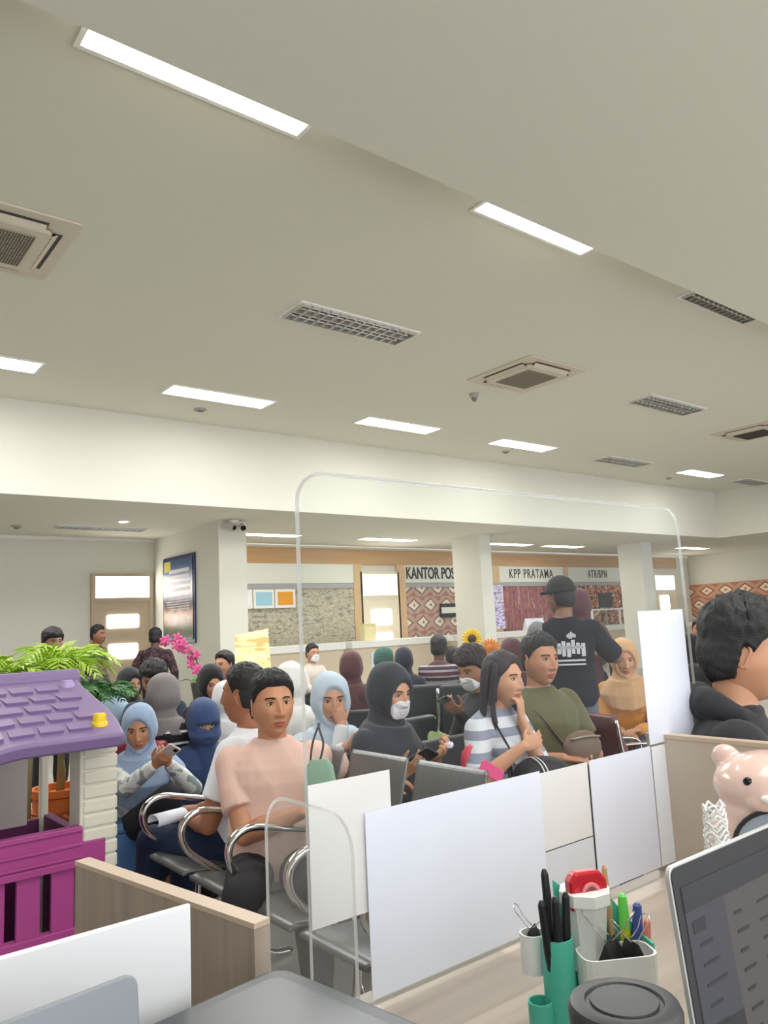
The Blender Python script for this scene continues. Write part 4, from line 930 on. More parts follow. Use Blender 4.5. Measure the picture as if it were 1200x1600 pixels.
for dx in (-.02,.03): MB().tube([(dx+.02,0,.07),(dx*1.2,0,.16),(dx*.4,0,.23),(dx*-.2,-.02,.27)],.007,8,0,4,flat=.5).build('strap',mat('strap_grey',(72,66,72),.7),t,True)
t=thing('backpack','black bag with white piping on the lap of the man in olive','bag',tuple(dep(846,1208,3.5)),2.9)
MB().ell((0,0,0),(.14,.10,.075),n=26,m=14).build('bag_body',mat('bag_black',(30,32,38),.6,bump=.1),t,True)
for dx in (.03,.05): MB().tube([(dx+.1*0,.097*math.sin(a)*1.02,.072*math.cos(a)*1.02) for a in np.linspace(-1.4,1.6,9)],.003,6,0,2).build('piping',WHITE,t,True)
t=thing('pouch','bright pink phone pouch below the folded arm of the long haired woman','pouch',tuple(dep(768,1205,3.3)),2.9)
MB().prism([(a,-.006,b) for a,b in rrect(.12,.055,.01)],(0,.012,0)).build('pouch_body',mat('hot_pink',(236,84,140),.5),t,bevel=.003,M=Matrix.Rotation(-.55,4,'Y'))
t=thing('red_bag','coral red bag tucked beside the long haired woman','bag',tuple(dep(742,1196,3.52)),2.8)
m=MB(); m.loft([[(x*s_,y_*s_,z) for x,y_ in rrect(.13,.07,.03)] for z,s_ in ((-.10,.9),(0,1.05),(.06,.9),(.09,.5))]); m.build('bag_body',mat('coral',(218,72,96),.6),t,'auto')
MB().tube([(-.03,0,.08),(0,0,.10),(.03,0,.08)],.004,6,0,4).build('handle',mat('coral',(218,72,96),.6),t,True)
# ================================================================ PLAYHOUSE
PUR=mat('purple_plastic',(128,106,150),.45,var=.05); MAG=mat('magenta_plastic',(168,66,136),.45,var=.04); CRE=mat('cream_plastic',(222,218,202),.5); DMAG=mat('dark_plum_plastic',(96,36,84),.5)
hx0,hx1,yf,yb=-.25,1.16,3.29,4.15
t=thing('playhouse','plastic toy house with purple roof, cream brick posts and magenta fence','playhouse',((hx0+hx1)/2,yf,0)); o_=Vector(((hx0+hx1)/2,yf,0))
def L(x,y,z): return (x-o_.x,y-o_.y,z)
ez,ey,rzz,ry=1.075,3.10,1.29,3.80
nx=44
def roofpt(u,v,dz=0): # u along X 0..1, v 0 eave..1 ridge
    xr=hx1-.035+.02*v+.03*math.sin(PI*min(1,v*1.3+.1)); x=hx0-.1+(xr-hx0+.1)*u
    d=max(0,.30-abs(x-.30)); sag=-.055*sstep(.78,.45,x) 
    z=ez+(rzz-ez)*v+dz+float(sag)*(1-v)**2; return L(x,ey+(ry-ey)*v - .0,z)
m=MB(); top=[[roofpt(i/nx,v) for i in range(nx+1)] for v in (0,.06,.2,.4,.6,.8,.94,1)]
m.loft([[roofpt(i/nx,v) for i in range(nx+1)]+[tuple(Vector(roofpt(i/nx,v,-.055))+Vector((0,.02,0))) for i in range(nx,-1,-1)] for v in (0,.06,.2,.4,.6,.8,.94,1)])
# rear slope
m.loft([[L(hx0-.1,ry,rzz),L(hx1-.02,ry,rzz),L(hx1-.02,ry,rzz-.055),L(hx0-.1,ry,rzz-.055)],[L(hx0-.1,yb+.2,ez+.03),L(hx1,yb+.2,ez+.03),L(hx1,yb+.2,ez-.03),L(hx0-.1,yb+.2,ez-.03)]])
m.build('roof',PUR,t,'auto',.012,seg=2)
m=MB()
for r_ in range(5):
    for c_ in range(14):
        u0=(c_+(.5 if r_%2 else 0))/14; v0=.10+r_*.152
        if u0+.062>.985: continue
        def q3(u,v,h): p=Vector(roofpt(u,v)); return tuple(p+Vector((0,-.3,1)).normalized()*h)
        m.loft([[q3(u0+.006,v0,.011),q3(u0+.064,v0,.011),q3(u0+.064,v0,-.01),q3(u0+.006,v0,-.01)],[q3(u0+.006,v0+.125,.001),q3(u0+.064,v0+.125,.001),q3(u0+.064,v0+.125,-.01),q3(u0+.006,v0+.125,-.01)]])
m.build('shingles',PUR,t,bevel=.002)
m=MB(); m.loft([[L(x,ry+.055*math.cos(a)-.01,rzz-.03+.055*math.sin(a)) for a in np.linspace(-.6,PI+.6,12)] for x in (hx0-.1,hx1-.0)]); m.build('ridge_cap',PUR,t,'auto',.008)
m=MB(); m.loft([[(L(.45+.17*math.cos(a)*s_,0,0)[0],roofpt(0,.12+.55*math.sin(a)*s_)[1],roofpt(0,.12+.55*math.sin(a)*s_)[2]+h) for a in np.linspace(0,PI,16)] for s_,h in ((1,.0),(.96,.02),(.9,.028))]); m.build('dormer',PUR,t,'auto')
def cap_at(u,v,mt,name,r,h):
    p=Vector(roofpt(u,v)); MB().lathe([(r*1.25,-.02),(r*1.2,.006),(r,.012),(r,.012+h),(r*.85,.02+h),(0,.021+h)],c=p,n=20).build(name,mt,t,'auto')
cap_at(.945,.16,mat('yellow_plastic',(240,206,40),.4),'yellow_cap',.026,.022); cap_at(.955,.80,mat('lilac_plastic',(176,156,200),.45),'lilac_cap',.026,.004)
for x0,x1,y0 in ((1.02,1.165,yf),(1.085,1.12,yb-.06),(hx0,hx0+.14,yf),(.62,.68,yb-.06)):
    m=MB(); m.box(L(x0,y0,.0),L(x1,y0+(.14 if y0==yf else .05),1.09))
    m.build('post',CRE,t,bevel=.006)
m=MB()
for i in range(19):
    z=.03+.056*i
    a,b_=(1.03,1.163); off=.03 if i%2 else 0
    m.box(L(a+.004,yf-.008,z),L(b_,yf+.01,z+.048)).box(L(1.155,yf,z),L(1.172,yf+.14,z+.048))
m.build('brick_relief',CRE,t,bevel=.006)
m=MB(); # fence panel: solid top band with two grooves, slats below, bottom rail
m.box(L(hx0+.1,yf-.01,.585),L(1.03,yf+.035,.715)).box(L(.9,yf-.0125,.56),L(1.12,yf+.033,.655)); m.build('half_wall',MAG,t,bevel=.006)
m=MB()
for z in (.60,.645,.70): m.box(L(hx0+.1,yf-.018,z-.004),L(1.03,yf-.008,z+.006))
m.box(L(hx0+.1,yf-.025,.565),L(1.05,yf+.03,.592)); m.build('moulding',MAG,t,bevel=.003)
for i in range(10):
    x=1.0-.085-.125*i
    if x<hx0: break
    MB().box(L(x,yf-.006,.33),L(x+.085,yf+.02,.57)).build('slat',MAG,t,bevel=.005)
MB().box(L(hx0+.1,yf-.015,.06),L(1.05,yf+.03,.345)).build('bottom_panel',MAG,t,bevel=.006)
MB().box(L(hx0,yb-.03,.0),L(1.12,yb,.60)).build('rear_half_wall',DMAG,t,bevel=.004)
MB().box(L(hx0,yb-.035,.55),L(1.08,yb+.0,1.05)).build('rear_wall',mat('inner_grey_plastic',(190,186,182),.6),t) if False else MB().box(L(hx0,yb-.035,.58),L(1.03,yb,1.06)).build('rear_wall',mat('inner_grey_plastic',(196,190,186),.6),t,bevel=.004)
MB().box(L(1.10,yf+.1,0),L(1.14,yb,.62)).build('side_half_wall',DMAG,t,bevel=.004)
# ================================================================ PLANTS
LG=mat('lime_leaf',(168,200,64),.5,var=.12,vscale=5); DG=mat('deep_leaf',(62,116,58),.5,var=.15,vscale=5); SG=mat('grey_green_leaf',(112,142,104),.55,var=.12,vscale=5)
def frond(m,base,az,L_,rise,droop,nl=16,w=.012,ll=.16,rd=random):
    d=Vector((math.cos(az),math.sin(az),0)); pts=[]
    for i in range(9):
        u=i/8; pts.append(Vector(base)+d*(L_*u*(.55+.45*u))+Vector((0,0,rise*math.sin(u*PI*.62)-droop*u**3)))
    m.tube(pts,lambda u:.006*(1-.8*u),5)
    for i in range(2,nl):
        u=i/nl; k_=u*8; a=int(k_); p=pts[a].lerp(pts[min(a+1,8)],k_-a); tg=(pts[min(a+1,8)]-pts[a]).normalized(); sd=tg.cross(Vector((0,0,1))).normalized()
        for s in (-1,1):
            l_=ll*(math.sin(PI*(u*.75+.2)))*rd.uniform(.85,1.1); e=(sd*s*.75+tg*.75+Vector((0,0,.18+rd.uniform(-.15,.1)))).normalized()
            q1=p+e*l_*.5; q2=p+e*l_-Vector((0,0,l_*.25)); n_=e.cross(tg).normalized()*.0015; ww=tg*w*.5
            m.loft([[p-ww*.5+n_,p+ww*.5+n_,p+ww*.5-n_,p-ww*.5-n_],[q1-ww+n_,q1+ww+n_,q1+ww-n_,q1-ww-n_],[q2-ww*.15+n_,q2+ww*.15+n_,q2+ww*.15-n_,q2-ww*.15-n_]])
def palm(label,x,y,z,n,L_,rise,m1,seed,pot=(176,96,52),ll=.16,spread=(0,2*PI),potz=.42,w=.014):
    rd=random.Random(seed); t=thing('potted_palm',label,'plant',(x,y,0))
    MB().lathe([(.10,0),(.13,.02),(.16,potz-.05),(.175,potz-.04),(.175,potz),(.15,potz),(.14,potz-.04),(0,potz-.04)],n=28).build('pot',mat('pot_%d'%pot[0],pot,.6),t,'auto')
    MB().tube([(0,0,potz-.05),(.01,0,(z+potz)/2),(0,.01,z)],.022,8).build('stem',mat('palm_stem',(150,140,96),.8),t,True)
    for i in range(n):
        m=MB(); az=spread[0]+(spread[1]-spread[0])*(i+rd.uniform(-.3,.3))/n
        frond(m,(0,.01,z),az,L_*rd.uniform(.75,1.1),rise*rd.uniform(.7,1.15),rise*.55*rd.uniform(.6,1.2),16,w,ll,rd)
        m.build('frond',m1,t)
    return t
q=dep(95,1030,4.9); palm('lime green potted palm rising behind the playhouse roof',q.x,q.y,1.14,13,.36,.27,LG,3,ll=.20,w=.024)
q=dep(148,1060,4.75); palm('dark green potted palm at the right end of the playhouse roof',q.x,q.y,1.02,13,.28,.16,DG,5,ll=.15,w=.020)
q=dep(5,1035,4.6); palm('lime green potted palm at the left photo edge',q.x,q.y,1.12,12,.32,.24,LG,9,ll=.17,w=.022)
q=dep(45,1055,4.5); palm('grey green potted palm low behind the playhouse ridge',q.x,q.y,1.10,11,.34,.18,SG,12,ll=.16)
q=dep(95,1200,4.8); palm('short bright green plant seen through the playhouse window',q.x,q.y,.72,10,.28,.20,LG,15,pot=(214,116,50),ll=.13,potz=.55)
# orchid
q=dep(312,1060,8.4); t=thing('potted_orchid','pink orchid spray in a dark vase in front of the pillar wall','plant',(q.x,q.y,0))
MB().lathe([(.11,0),(.11,.7),(.07,.74),(.09,.86),(.10,.92),(.08,.92)],n=20).build('vase',mat('vase_dark',(64,62,58),.3),t,'auto')
st=[(0,0,.9),(-.02,0,1.12),(-.10,0,1.25),(-.24,0,1.36),(-.40,0,1.40)]
MB().tube(st,.008,6,0,4).build('stem',DG,t,True)
PK=mat('orchid_pink',(208,84,140),.6,var=.15,vscale=20); rd=random.Random(3)
for i in range(15):
    u=i/14; a=u*3.2+.8; k_=int(min(a,3.99)); k_=min(k_,3); p=Vector(st[k_]).lerp(Vector(st[k_+1]),min(1,a-k_))+Vector((rd.uniform(-.05,.05),rd.uniform(-.05,.03),rd.uniform(-.06,.05)))
    m=MB()
    for j in range(5):
        b_=2*PI*j/5; m.ell(p+Vector((.028*math.cos(b_),-.005*(j%2),.028*math.sin(b_))),(.032,.007,.020),Matrix.Rotation(-b_,3,'Y'),8,6)
    m.ell(p+Vector((0,-.01,0)),(.01,.01,.01),n=8,m=6); m.build('flower',PK,t,True)
for i in range(5):
    m=MB(); a=i*1.3; m.loft([[(0,0,.9),(0,.01,.905),(0,.0,.895)],[(.14*math.cos(a)-.03*math.sin(a),.14*math.sin(a)+.03*math.cos(a),.97),(.14*math.cos(a)+.03*math.sin(a),.14*math.sin(a)-.03*math.cos(a),.97),(.14*math.cos(a),.14*math.sin(a),.96)],[(.26*math.cos(a),.26*math.sin(a),.93),(.262*math.cos(a),.262*math.sin(a),.93),(.26*math.cos(a),.26*math.sin(a),.928)]]); m.build('leaf',DG,t)
# sunflower vase
q=dep(750,1040,7.4); t=thing('flower_vase','vase with a sunflower and an orange bloom beside the first column','vase',(q.x,q.y,0))
MB().lathe([(.09,0),(.10,.1),(.10,.82),(.08,.85)],n=20).build('stand',mat('cream_box',(240,230,176),.6),t,'auto'); MB().lathe([(.05,.85),(.07,.9),(.06,.99),(.04,1.03)],n=20).build('vase_body',WHITE,t,'auto')
f=(CAM-q); f.z=0; f.normalize(); sd=Vector((0,0,1)).cross(f)
for dx,dz,r_,c1,c2,nm in ((-.06,1.27,.10,(250,208,40),(80,50,24),'sunflower'),(.11,1.17,.10,(236,150,70),(210,120,50),'orange_bloom')):
    c=sd*-dx*-1+Vector((0,0,dz)); M=Matrix((sd,Vector((0,0,1)),f)).transposed()
    m=MB()
    for j in range(18):
        b_=2*PI*j/18; m.ell(c+M@Vector((r_*.7*math.cos(b_),r_*.7*math.sin(b_),0)),(r_*.36,r_*.13,.006),M@Matrix.Rotation(b_,3,'Z'),8,6)
    fl=m.build(nm,mat(nm+'_petal',c1,.6),t,True)
    MB().ell(c+f*.008,(r_*.42,r_*.42,.02),M,14,8).build('flower_centre',mat(nm+'_centre',c2,.8),fl,True)
    MB().tube([(0,0,.98),tuple(c*.5+Vector((0,0,.5))),tuple(c-f*.01)],.006,6).build('stem',DG,t)
# ================================================================ DESK WITH ITS CLEAR SCREEN
YS=1.21; ZD=.77
DW=wood('desk_oak_grey',(188,174,160),(164,149,136),0,26,.4); PW=wood('partition_oak_grey',(170,156,142),(148,134,121),2,40,.5)
t=thing('service_desk','pale wood grained service desk in front of the camera','desk',(2.0,.6,0))
MB().box((-1.14,-.45,ZD-.03),(-.11,YS+.05-.6,ZD)).build('desk_top',DW,t,bevel=.003)
MB().box((-1.10,YS-.08-.6,.02),(-.11,YS-.04-.6,ZD-.03)).build('front_panel',PW,t); 
for x in (-1.1,-.15): MB().box((x,-.42,0),(x+.03,YS-.1-.6,ZD-.03)).build('side_panel',PW,t)
def plate(name,parent,pts,n,th,m=PLEXI,edge=True):
    """pts outline in 3D, n thickness vector direction"""
    n=Vector(n)*th; o=MB().prism(pts,n).build(name,m,parent)
    if edge:
        e=MB(); P_=[Vector(p)+n*.5 for p in pts]; e.tube(P_,th*.5,6,closed=True); e.build(name+'_edge',EDGE,parent,True)
    return o
def screen(label,x0,x1,z1,wing_h,x_w,rz=0):
    t=thing('clear_screen',label,'screen',(x0,YS,ZD),rz); W=x1-x0; H=z1-ZD
    pts=[(0,0,0),(W,0,0)]+[(W-.06+.06*math.sin(a),0,H-.06+.06*math.cos(a)) for a in np.linspace(PI/2,0,7)]+[(.06-.06*math.sin(a),0,H-.06+.06*math.cos(a)) for a in np.linspace(0,PI/2,7)]
    plate('sheet_panel',t,pts,(0,1,0),.008)
    for xx in x_w:
        h=wing_h-ZD; a_=[(xx,-.135,0)]+[(xx,-.135+.06-.06*math.cos(a),h-.06+.06*math.sin(a)) for a in np.linspace(0,PI/2,7)]+[(xx,.145-.07+.07*math.sin(a),h-.07+.07*math.cos(a)) for a in np.linspace(0,PI/2,7)]+[(xx,.145,0)]
        plate('side_wing',t,a_,(1,0,0),.006,PLEXIB)
    MB().box((W*.1,-.16,0),(W*.1+.32,0,.006)).build('foot_plate',PLEXIB,t)
    return t
screen('large clear acrylic screen with rounded corners standing on the desk',.77,2.09,1.745,1.14,(-.006,1.32))
t=thing('partition','beige side partition at the right end of the desk, in front of the hoodie man','partition',(1.90,.7,0))
MB().box((-.0,-.5,0),(.03,.56,1.115)).build('panel',mat('beige_panel',(190,178,162),.6),t); MB().box((-.002,-.502,1.112),(.032,.562,1.122)).build('edge_band',mat('edge_band',(196,176,156),.5),t)
def sheet(label,x0,x1,z0,z1,y=YS-.003,grp=None,skew=0,m=PAPER,th=.0015):
    o=MB().prism([(-(x1-x0)/2,0,0),((x1-x0)/2,0,0),((x1-x0)/2,0,z1-z0),(-(x1-x0)/2,0,z1-z0)],(0,-th,0)).build('paper_sheet',m); o.location=((x0+x1)/2,y,z0); tag(o,label,'paper',grp); return o
P2=mat('off_white_paper',(226,224,222),.85)
sheet('largest white sheet, standing on the desk at the left of the clear screen',.89,1.385,.782,1.105,YS-.006,skew=0)
sheet('smaller white sheet behind the left edge of the largest sheet',.77,.957,.93,1.172,YS-.0005,m=P2)
sheet('small off white sheet right of the largest one, upper of a pair',1.388,1.565,.93,1.098,YS-.001,m=P2)
sheet('small off white sheet right of the largest one, lower of a pair',1.388,1.565,.80,.927,YS-.001,m=mat('pale_grey_paper',(214,216,220),.85))
sheet('narrow white sheet in the middle of the clear screen',1.572,1.832,.80,1.100,YS-.002)
sheet('white sheet low at the right end of the clear screen, below the tall one',1.838,2.085,.80,1.097,YS-.002,m=mat('cool_paper',(232,236,242),.8))
sheet('tall white sheet standing above the others at the right end of the clear screen',1.832,2.055,1.103,1.452,YS-.003)
o=MB().prism([(0,-.2,0),(0,.2,0),(0,.2,.27),(0,-.2,.27)],(-.002,0,0)).build('paper_sheet',PAPER); o.location=(1.899,.84,.815); tag(o,'white sheet taped to the beige side partition behind the pink bear','paper')
# grey partition beside the playhouse
a0=on(118,1345,2,1.02); a1=on(397,1443,2,1.02); d_=(a1-a0).normalized(); n_=Vector((-d_.y,d_.x,0)); n_=n_ if n_.x>0 else -n_
t=thing('partition','low wood grained desk partition in front of the playhouse','partition',(a0.x,a0.y,0))
Ln=(a1-a0).length; M=Matrix((d_,n_,Vector((0,0,1)))).transposed().to_4x4()
MB().box((0,0,0),(Ln,.028,1.015)).build('panel',PW,t,M=M); MB().box((-.001,-.001,1.012),(Ln+.001,.029,1.02)).build('edge_band',mat('edge_band',(196,176,156),.5),t,M=M)
MB().ell((Ln+.006,.02,.925),(.007,.007,.009)).cone((Ln,.02,.925),.004,(Ln+.008,.02,.925),.004,8).build('hook',CHROME,t,True,M=M)
# side desk and equipment at the lower left
t=thing('side_desk','side desk under the printer and laptop at the lower left','desk',(.1,.55,0))
MB().box((-.5,-.45,ZD-.03),(.46,.56,ZD)).build('desk_top',DW,t); MB().box((-.48,-.4,0),(-.45,.5,ZD-.03)).build('side_panel',PW,t); MB().box((.40,-.4,0),(.43,.5,ZD-.03)).build('side_panel',PW,t)
t=thing('white_board','blank white board standing behind the grey laptop','board',(.2,1.05,ZD))
MB().box((-.5,0,0),(.275,.008,.315)).build('board_panel',mat('board_white',(236,236,238),.5),t,bevel=.003)
for x in (-.3,.15): MB().box((x,-.04,0),(x+.02,.05,.012)).build('foot',GREYB,t)
t=thing('laptop','grey laptop lid seen from behind at the lower left corner','laptop',(.16,.80,ZD),.12)
LGm=mat('laptop_grey',(140,144,150),.45,.3)
Mx=Matrix.Translation((0,.02,.015))@Matrix.Rotation(-.10,4,'X')
MB().prism([(a,0,b+.155) for a,b in rrect(.36,.31,.014)],(0,.008,0)).build('lid',LGm,t,bevel=.002,M=Mx); MB().box((-.18,.02,0),(.18,.25,.016)).build('base',LGm,t,bevel=.003)
MB().prism([(a,-.001,b+.15) for a,b in rrect(.05,.03,.008)],(0,.001,0)).build('lid_mark',mat('laptop_mark',(120,124,132),.4,.4),t,M=Mx)
# printer: dark slab with rounded corner
DGR=mat('printer_charcoal',(66,70,76),.38); DG2=mat('printer_glass',(56,60,66),.32)
c0=on(440,1512,2,.98); e1=on(650,1600,2,.98); e0=on(180,1600,2,.98)
u_=(e1-c0).normalized(); v_=(e0-c0); v_=(v_-u_*v_.dot(u_)); v_.z=0; v_.normalize(); u_.z=0; u_.normalize()
t=thing('printer','dark grey printer with rounded lid at the bottom of the photo','printer',(c0.x,c0.y,ZD)); M=Matrix((u_,v_,Vector((0,0,1)))).transposed().to_4x4()
if u_.cross(v_).z<0: M=Matrix((u_,v_,Vector((0,0,1)))).transposed().to_4x4()
rr=rrect(.46,.42,.035,6,(.215,.20))
MB().prism([(a,b,.0) for a,b in rrect(.44,.40,.03,6,(.215,.20))],(0,0,.165)).build('printer_body',mat('printer_dark',(40,42,46),.5),t,M=M,bevel=.004)
MB().prism([(a,b,.17) for a,b in rr],(0,0,.038)).build('lid',DGR,t,M=M,bevel=.008,seg=3)
MB().prism([(a,b,.209) for a,b in rrect(.40,.26,.02,6,(.215,.15))],(0,0,.002)).build('glass_inlay',DG2,t,M=M)
MB().prism([(.0,.36,.209),(.43,.36,.209),(.43,.345,.209),(.0,.345,.209)],(0,0,.004)).build('hinge_line',mat('printer_line',(110,114,120),.4),t,M=M)
# ---------------------------------------------------------------- organiser
q=on(925,1600,2,ZD)+Vector((-.0,.03,0)); q=dep(937,1604,1.24); rzO=-.55
t=thing('desk_organizer','mint green desk organizer with white cups, full of pens','organizer',(q.x,q.y,ZD),rzO)
MINT=mat('mint_plastic',(84,196,172),.45); CUP=mat('cup_white',(238,240,236),.45); IV=MINT
def cup(m,c,r,z0,z1,n=24,th=.003,taper=1.0): m.lathe([(0,z0),(r*taper,z0),(r,z1),(r-th,z1),(r*taper-th,z0+.004),(0,z0+.004)],c=c,n=n)
m=MB(); cup(m,(-.062,-.005,0),.026,0,.165); m.build('pen_tube',MINT,t,'auto')
m=MB(); cup(m,(-.098,-.01,0),.020,0,.075); m.build('low_tube',MINT,t,'auto')
m=MB(); cup(m,(-.090,.035,0),.022,.10,.16); m.build('white_side_cup',CUP,t,'auto')
m=MB(); m.prism([(.045,.035,0),(.092,.03,0),(.092,.034,.15),(.045,.04,.21)],(0,.004,0)).prism([(-.045,.045,0),(.05,.045,0),(.05,.045,.16),(-.045,.045,.235)],(0,.004,0)); m.box((.088,-.03,0),(.092,.034,.15)); m.build('back_panel',MINT,t)
m=MB(); cup(m,(.0,.02,0),.040,.10,.225,8,.003,.66); m.build('tall_cup',CUP,t)
m=MB(); m.lathe([(.041,.205),(.044,.207),(.044,.225),(.041,.227)],c=(0,.02,0),n=8); m.build('cup_rim',CUP,t)
m=MB(); P8=rrect(.12,.062,.018,3,(.025,-.030)); m.loft([[(a,b,.095) for a,b in P8],[(a*1.02,b*1.02,.145) for a,b in P8],[(a*.97+.0006,b*.94-.0015,.145) for a,b in P8],[(a*.95+.001,b*.92-.002,.10) for a,b in P8]]); m.build('clip_tray',CUP,t)
m=MB(); m.prism([(a,b,0) for a,b in rrect(.16,.12,.01,3,(0,-.0))],(0,0,.006)); m.build('base_tray',MINT,t)
m=MB(); P9=rrect(.13,.05,.01,3,(.02,-.045)); m.loft([[(a,b,.03) for a,b in P9],[(a,b,.088) for a,b in P9]]); m.build('note_tray',mat('note_holder',(222,214,224),.4),t)
Wt=lambda x,y,z: (Matrix.Translation((q.x,q.y,ZD))@Matrix.Rotation(rzO,4,'Z'))@Vector((x,y,z))
def stick(kind,label,cat,x,y,z0,dx,dy,L_,r,c,cap=None,grp=None):
    b_=Wt(x,y,z0); d=(Matrix.Rotation(rzO,3,'Z')@Vector((dx,dy,1))).normalized()
    t=thing(kind,label,cat,tuple(b_),0,grp)
    MB().cone((0,0,0),r*.9,d*L_*.62,r,12).build('barrel',c,t,'auto')
    MB().cone(d*L_*.62,r*1.08,d*L_*.97,r*.82,12).cone(d*L_*.97,r*.8,d*L_,r*.4,12).build('cap',cap or c,t,'auto')
    return t
BP=mat('pen_black',(30,32,34),.4)
for i,(x,y,dx,dy,l,lb) in enumerate(((-.066,-.012,-.10,-.03,.20,'black pen leaning furthest left in the mint tube'),(-.062,-.014,-.02,-.045,.205,'black pen in the middle front of the mint tube'),(-.058,-.006,.07,-.01,.205,'black pen at the right side of the mint tube'),(-.062,.002,-.02,.07,.235,'tallest black pen at the back of the mint tube'))):
    stick('pen',lb,'pen',x,y,.008,dx,dy,l+.02,.0078,BP,grp='black pens in the mint tube')
stick('wooden_ruler','flat wooden stick behind the white cup','stick',.048,.028,.07,-.02,.05,.185,.0055,mat('stick_wood',(196,164,120),.6))
stick('highlighter','green highlighter in the organizer back','pen',.064,.020,.07,.03,.05,.14,.009,mat('hl_yellow',(206,214,40),.4),mat('hl_green',(110,220,90),.4))
stick('marker','blue marker at the right of the organizer','pen',.078,.018,.06,.10,.03,.135,.009,mat('mk_blue',(104,128,190),.4),mat('mk_navy',(70,86,160),.4))
stick('marker','salmon pink marker at the far right of the organizer','pen',.083,.004,.06,.14,.0,.115,.007,mat('mk_salmon',(236,140,120),.4))
p_=Wt(.002,.012,.228); t=thing('tape_dispenser','glossy red dispenser standing in the white cup','dispenser',tuple(p_),rzO+.2)
MB().prism([(-.036,-.01,-.03),(.036,-.01,-.03),(.034,-.01,.012),(.022,-.01,.028),(-.026,-.01,.030),(-.036,-.01,.016)],(0,.022,0)).build('case',mat('glossy_red',(196,30,44),.2),t,bevel=.005,seg=3)
MB().lathe([(.018,0),(.018,.003),(.012,.003),(.012,0)],n=20).build('hub',mat('hub_pink',(226,130,136),.3),t,True,M=Matrix.Translation((.0,-.0105,-.005))@Matrix.Rotation(PI/2,4,'X'))
def bclip(label,x,y,z,rz,s,grp='black binder clips'):
    p=Wt(x,y,z); t=thing('binder_clip',label,'clip',tuple(p),rz,grp)
    m=MB(); m.loft([[(xx,-.014*s,0),(xx,.014*s,0),(xx,0,.03*s)] for xx in (-.022*s,.022*s)]); m.build('clamp',BP,t,bevel=.001)
    for sg in (-1,1): MB().tube([(-.010*s,sg*.003,.028*s),(-.008*s,sg*.020*s,.045*s),(-.012*s,sg*.032*s,.062*s),(0,sg*.037*s,.07*s),(.012*s,sg*.032*s,.062*s),(.008*s,sg*.020*s,.045*s),(.010*s,sg*.003,.028*s)],.0009,6,0,3).build('wire_handle',CHROME,t,True)
bclip('large black binder clip lying in the white tray',.018,-.03,.130,.3,1.15); bclip('black binder clip at the right of the white tray',.055,-.028,.130,1.2,.9); bclip('black binder clip with raised wire in the small white side cup',-.090,.036,.145,.4,.8)
p_=Wt(.02,-.075,.088); t=thing('sticky_notes','orange and yellow sticky notes in front of the organizer','notes',(p_.x,p_.y,ZD),rzO)
for i,(c,x,z) in enumerate((((240,176,120),-.02,.045),((214,206,40),.022,.06),((244,200,150),.05,.05))): MB().box((x-.025,-.004+.003*i,0),(x+.025,-.001+.003*i,z+.02)).build('note_pad',mat('note_%d'%c[2],c,.7),t)
# black lidded tumbler
q2=dep(975,1562,.93); t=thing('tumbler','black lidded tumbler at the bottom edge beside the laptop','tumbler',(q2.x,q2.y,ZD)); zt=q2.z-ZD
TB=mat('tumbler_black',(58,60,62),.42); MB().lathe([(0,0),(.055,0),(.060,.01),(.062,zt-.045),(.060,zt-.03)],n=48).build('tumbler_body',mat('tumbler_gloss',(26,27,30),.25),t,'auto')
MB().lathe([(.062,zt-.034),(.0665,zt-.03),(.0675,zt-.010),(.064,zt-.002),(.058,zt),(.047,zt),(.0455,zt-.003),(.041,zt-.003),(.040,zt),(0,zt+.0005)],n=48).build('lid',TB,t,'auto')
# right laptop
t=thing('laptop','open laptop with a dark web page at the lower right','laptop',(.937,.578,ZD),.0)
LS=mat('laptop_silver',(206,206,204),.35,.4); LB_=mat('bezel_black',(34,36,40),.5)
Mx=Matrix.Translation((.0,.0,.014))@Matrix.Rotation(-.09,4,'X')
Wd,Hd=.42,.335
MB().prism([(a+Wd/2,0,b+Hd/2) for a,b in rrect(Wd,Hd,.014)],(0,.007,0)).build('lid',LS,t,M=Mx,bevel=.001)
MB().prism([(a+Wd/2,-.0015,b+Hd/2) for a,b in rrect(Wd-.006,Hd-.006,.012)],(0,.0014,0)).build('bezel',LB_,t,M=Mx)
def lcd(name,rgb,e):
    m=emis(name,rgb,e); m.node_tree.nodes['Principled BSDF'].inputs['Base Color'].default_value=(.01,.01,.012,1); m.node_tree.nodes['Principled BSDF'].inputs['Roughness'].default_value=.5; return m
scr=MB().box((.018,-.0022,.025),(Wd-.018,-.0016,Hd-.028)).build('display',lcd('display_grey',(112,106,102),.17),t,M=Mx)
pg=lcd('page_side',(86,90,104),.15); pgl=lcd('page_ink',(40,46,58),.1)
m=MB().box((.018,-.0026,.025),(.115,-.0022,Hd-.062)); s1=m.build('page_sidebar',pg,t,M=Mx)
m=MB().box((.018,-.0028,Hd-.060),(Wd-.018,-.0022,Hd-.028)); s2=m.build('page_header',lcd('page_head',(60,68,84),.1),t,M=Mx)
m=MB().box((.03,-.0032,Hd-.087),(.06,-.0028,Hd-.072)).box((.026,-.0032,.10),(.115,-.003,.135))
for i in range(7): m.box((.04,-.0032,Hd-.105-.024*i),(.04+.03+.01*(i%3),-.0028,Hd-.101-.024*i))
for i in range(8): m.box((.135,-.0032,Hd-.090-.024*i),(.155+.012*(i%2),-.0028,Hd-.086-.024*i)).box((.20,-.0032,Hd-.090-.024*i),(.26+.02*(i%3),-.0028,Hd-.087-.024*i))
m.build('page_text',pgl,t,M=Mx)
MB().prism([(a+Wd/2,b-.10,0) for a,b in rrect(Wd,.26,.014)],(0,0,.014)).build('base',LS,t,bevel=.002)
m=MB()
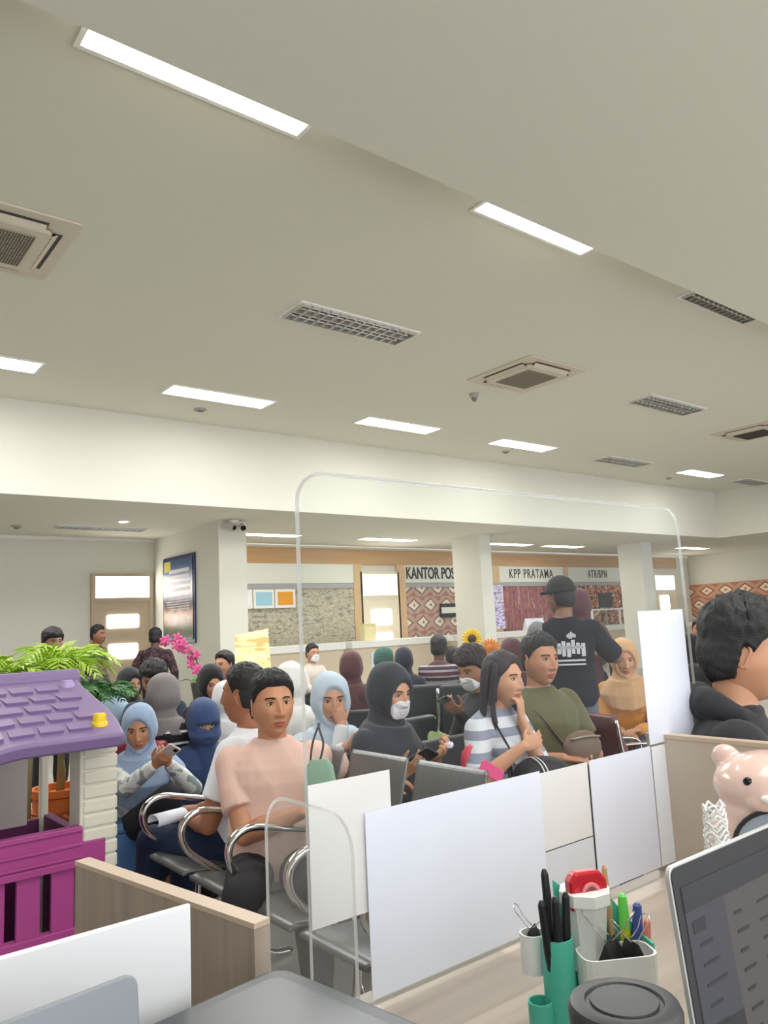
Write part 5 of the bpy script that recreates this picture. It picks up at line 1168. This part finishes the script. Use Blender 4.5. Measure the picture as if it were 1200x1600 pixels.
for r_ in range(5):
    for c_ in range(13): m.box((.03+.027*c_,-.02-.022*r_,.014),(.053+.027*c_,-.003-.022*r_,.0165))
m.build('keys',LB_,t)
# pink bear
q3=dep(1208,1268,1.62); t=thing('pink_bear','glossy pink bear shaped desk ornament with a round dark rimmed window','ornament',(q3.x,q3.y,ZD),-1.18)
BK=mat('bear_pink',(228,196,184),.22,coat=.5); z_=q3.z-ZD+.035
t.scale=(1.15,1.15,1.0)
# local frame: -y faces the camera side
m=MB(); m.ell((0,0,z_+.02),(.098,.085,.070),n=30,m=20).ell((0,.0,z_-.09),(.115,.085,.10),n=30,m=20).ell((0,.0,.07),(.12,.09,.09),n=30,m=18).ell((0,.0,z_-.04),(.095,.08,.09),n=30,m=18).ell((0,-.06,z_+.0),(.045,.03,.03),n=20,m=12)
for s in (-1,1): m.ell((s*.072,.01,z_+.072),(.026,.018,.028),n=18,m=12)
m.v=[(v[0],v[1],max(v[2],0)) for v in m.v]
bm_=remesh(m,'bear_body',.004,8); bm_.materials.append(BK); link('bear_body',bm_,t,True)
for s in (-1,1):
    MB().ell((s*.030,-.074,z_+.040),(.0085,.006,.0095),n=14,m=10).build('eye',mat('lens_black',(14,14,16),.15),t,True)
MB().ell((0,-.092,z_+.012),(.012,.006,.008),n=12,m=8).build('nose',WHITE,t,True)
Mr=Matrix.Translation((.01,-.088,z_-.085))@Matrix.Rotation(PI/2-.1,4,'X')
MB().tube([(.072*math.cos(a),.072*math.sin(a),0) for a in np.linspace(0,2*PI,33)[:-1]],.0045,8,closed=True).build('window_rim',BP,t,True,M=Mr)
MB().lathe([(0,.0),(.071,0),(.071,-.01),(0,-.01)],n=36).build('window_glass',mat('window_face',(150,160,172),.15),t,'auto',M=Mr)
# white lace doily bundle beside the bear
t=thing('knitted_cloth','white open knitted cloth bunched beside the pink bear','cloth',tuple(dep(1118,1290,1.42))); t.location.z=ZD
m=MB(); rd=random.Random(8)
for i in range(34):
    z=.02+.009*i; r0=.045-.0006*i; m.tube([(r0*math.cos(a)+rd.uniform(-.003,.003),r0*.6*math.sin(a),z+.006*math.sin(5*a+i)) for a in np.linspace(0,2*PI,22)[:-1]],.0022,5,closed=True)
m.build('knitting',WHITE,t,True)
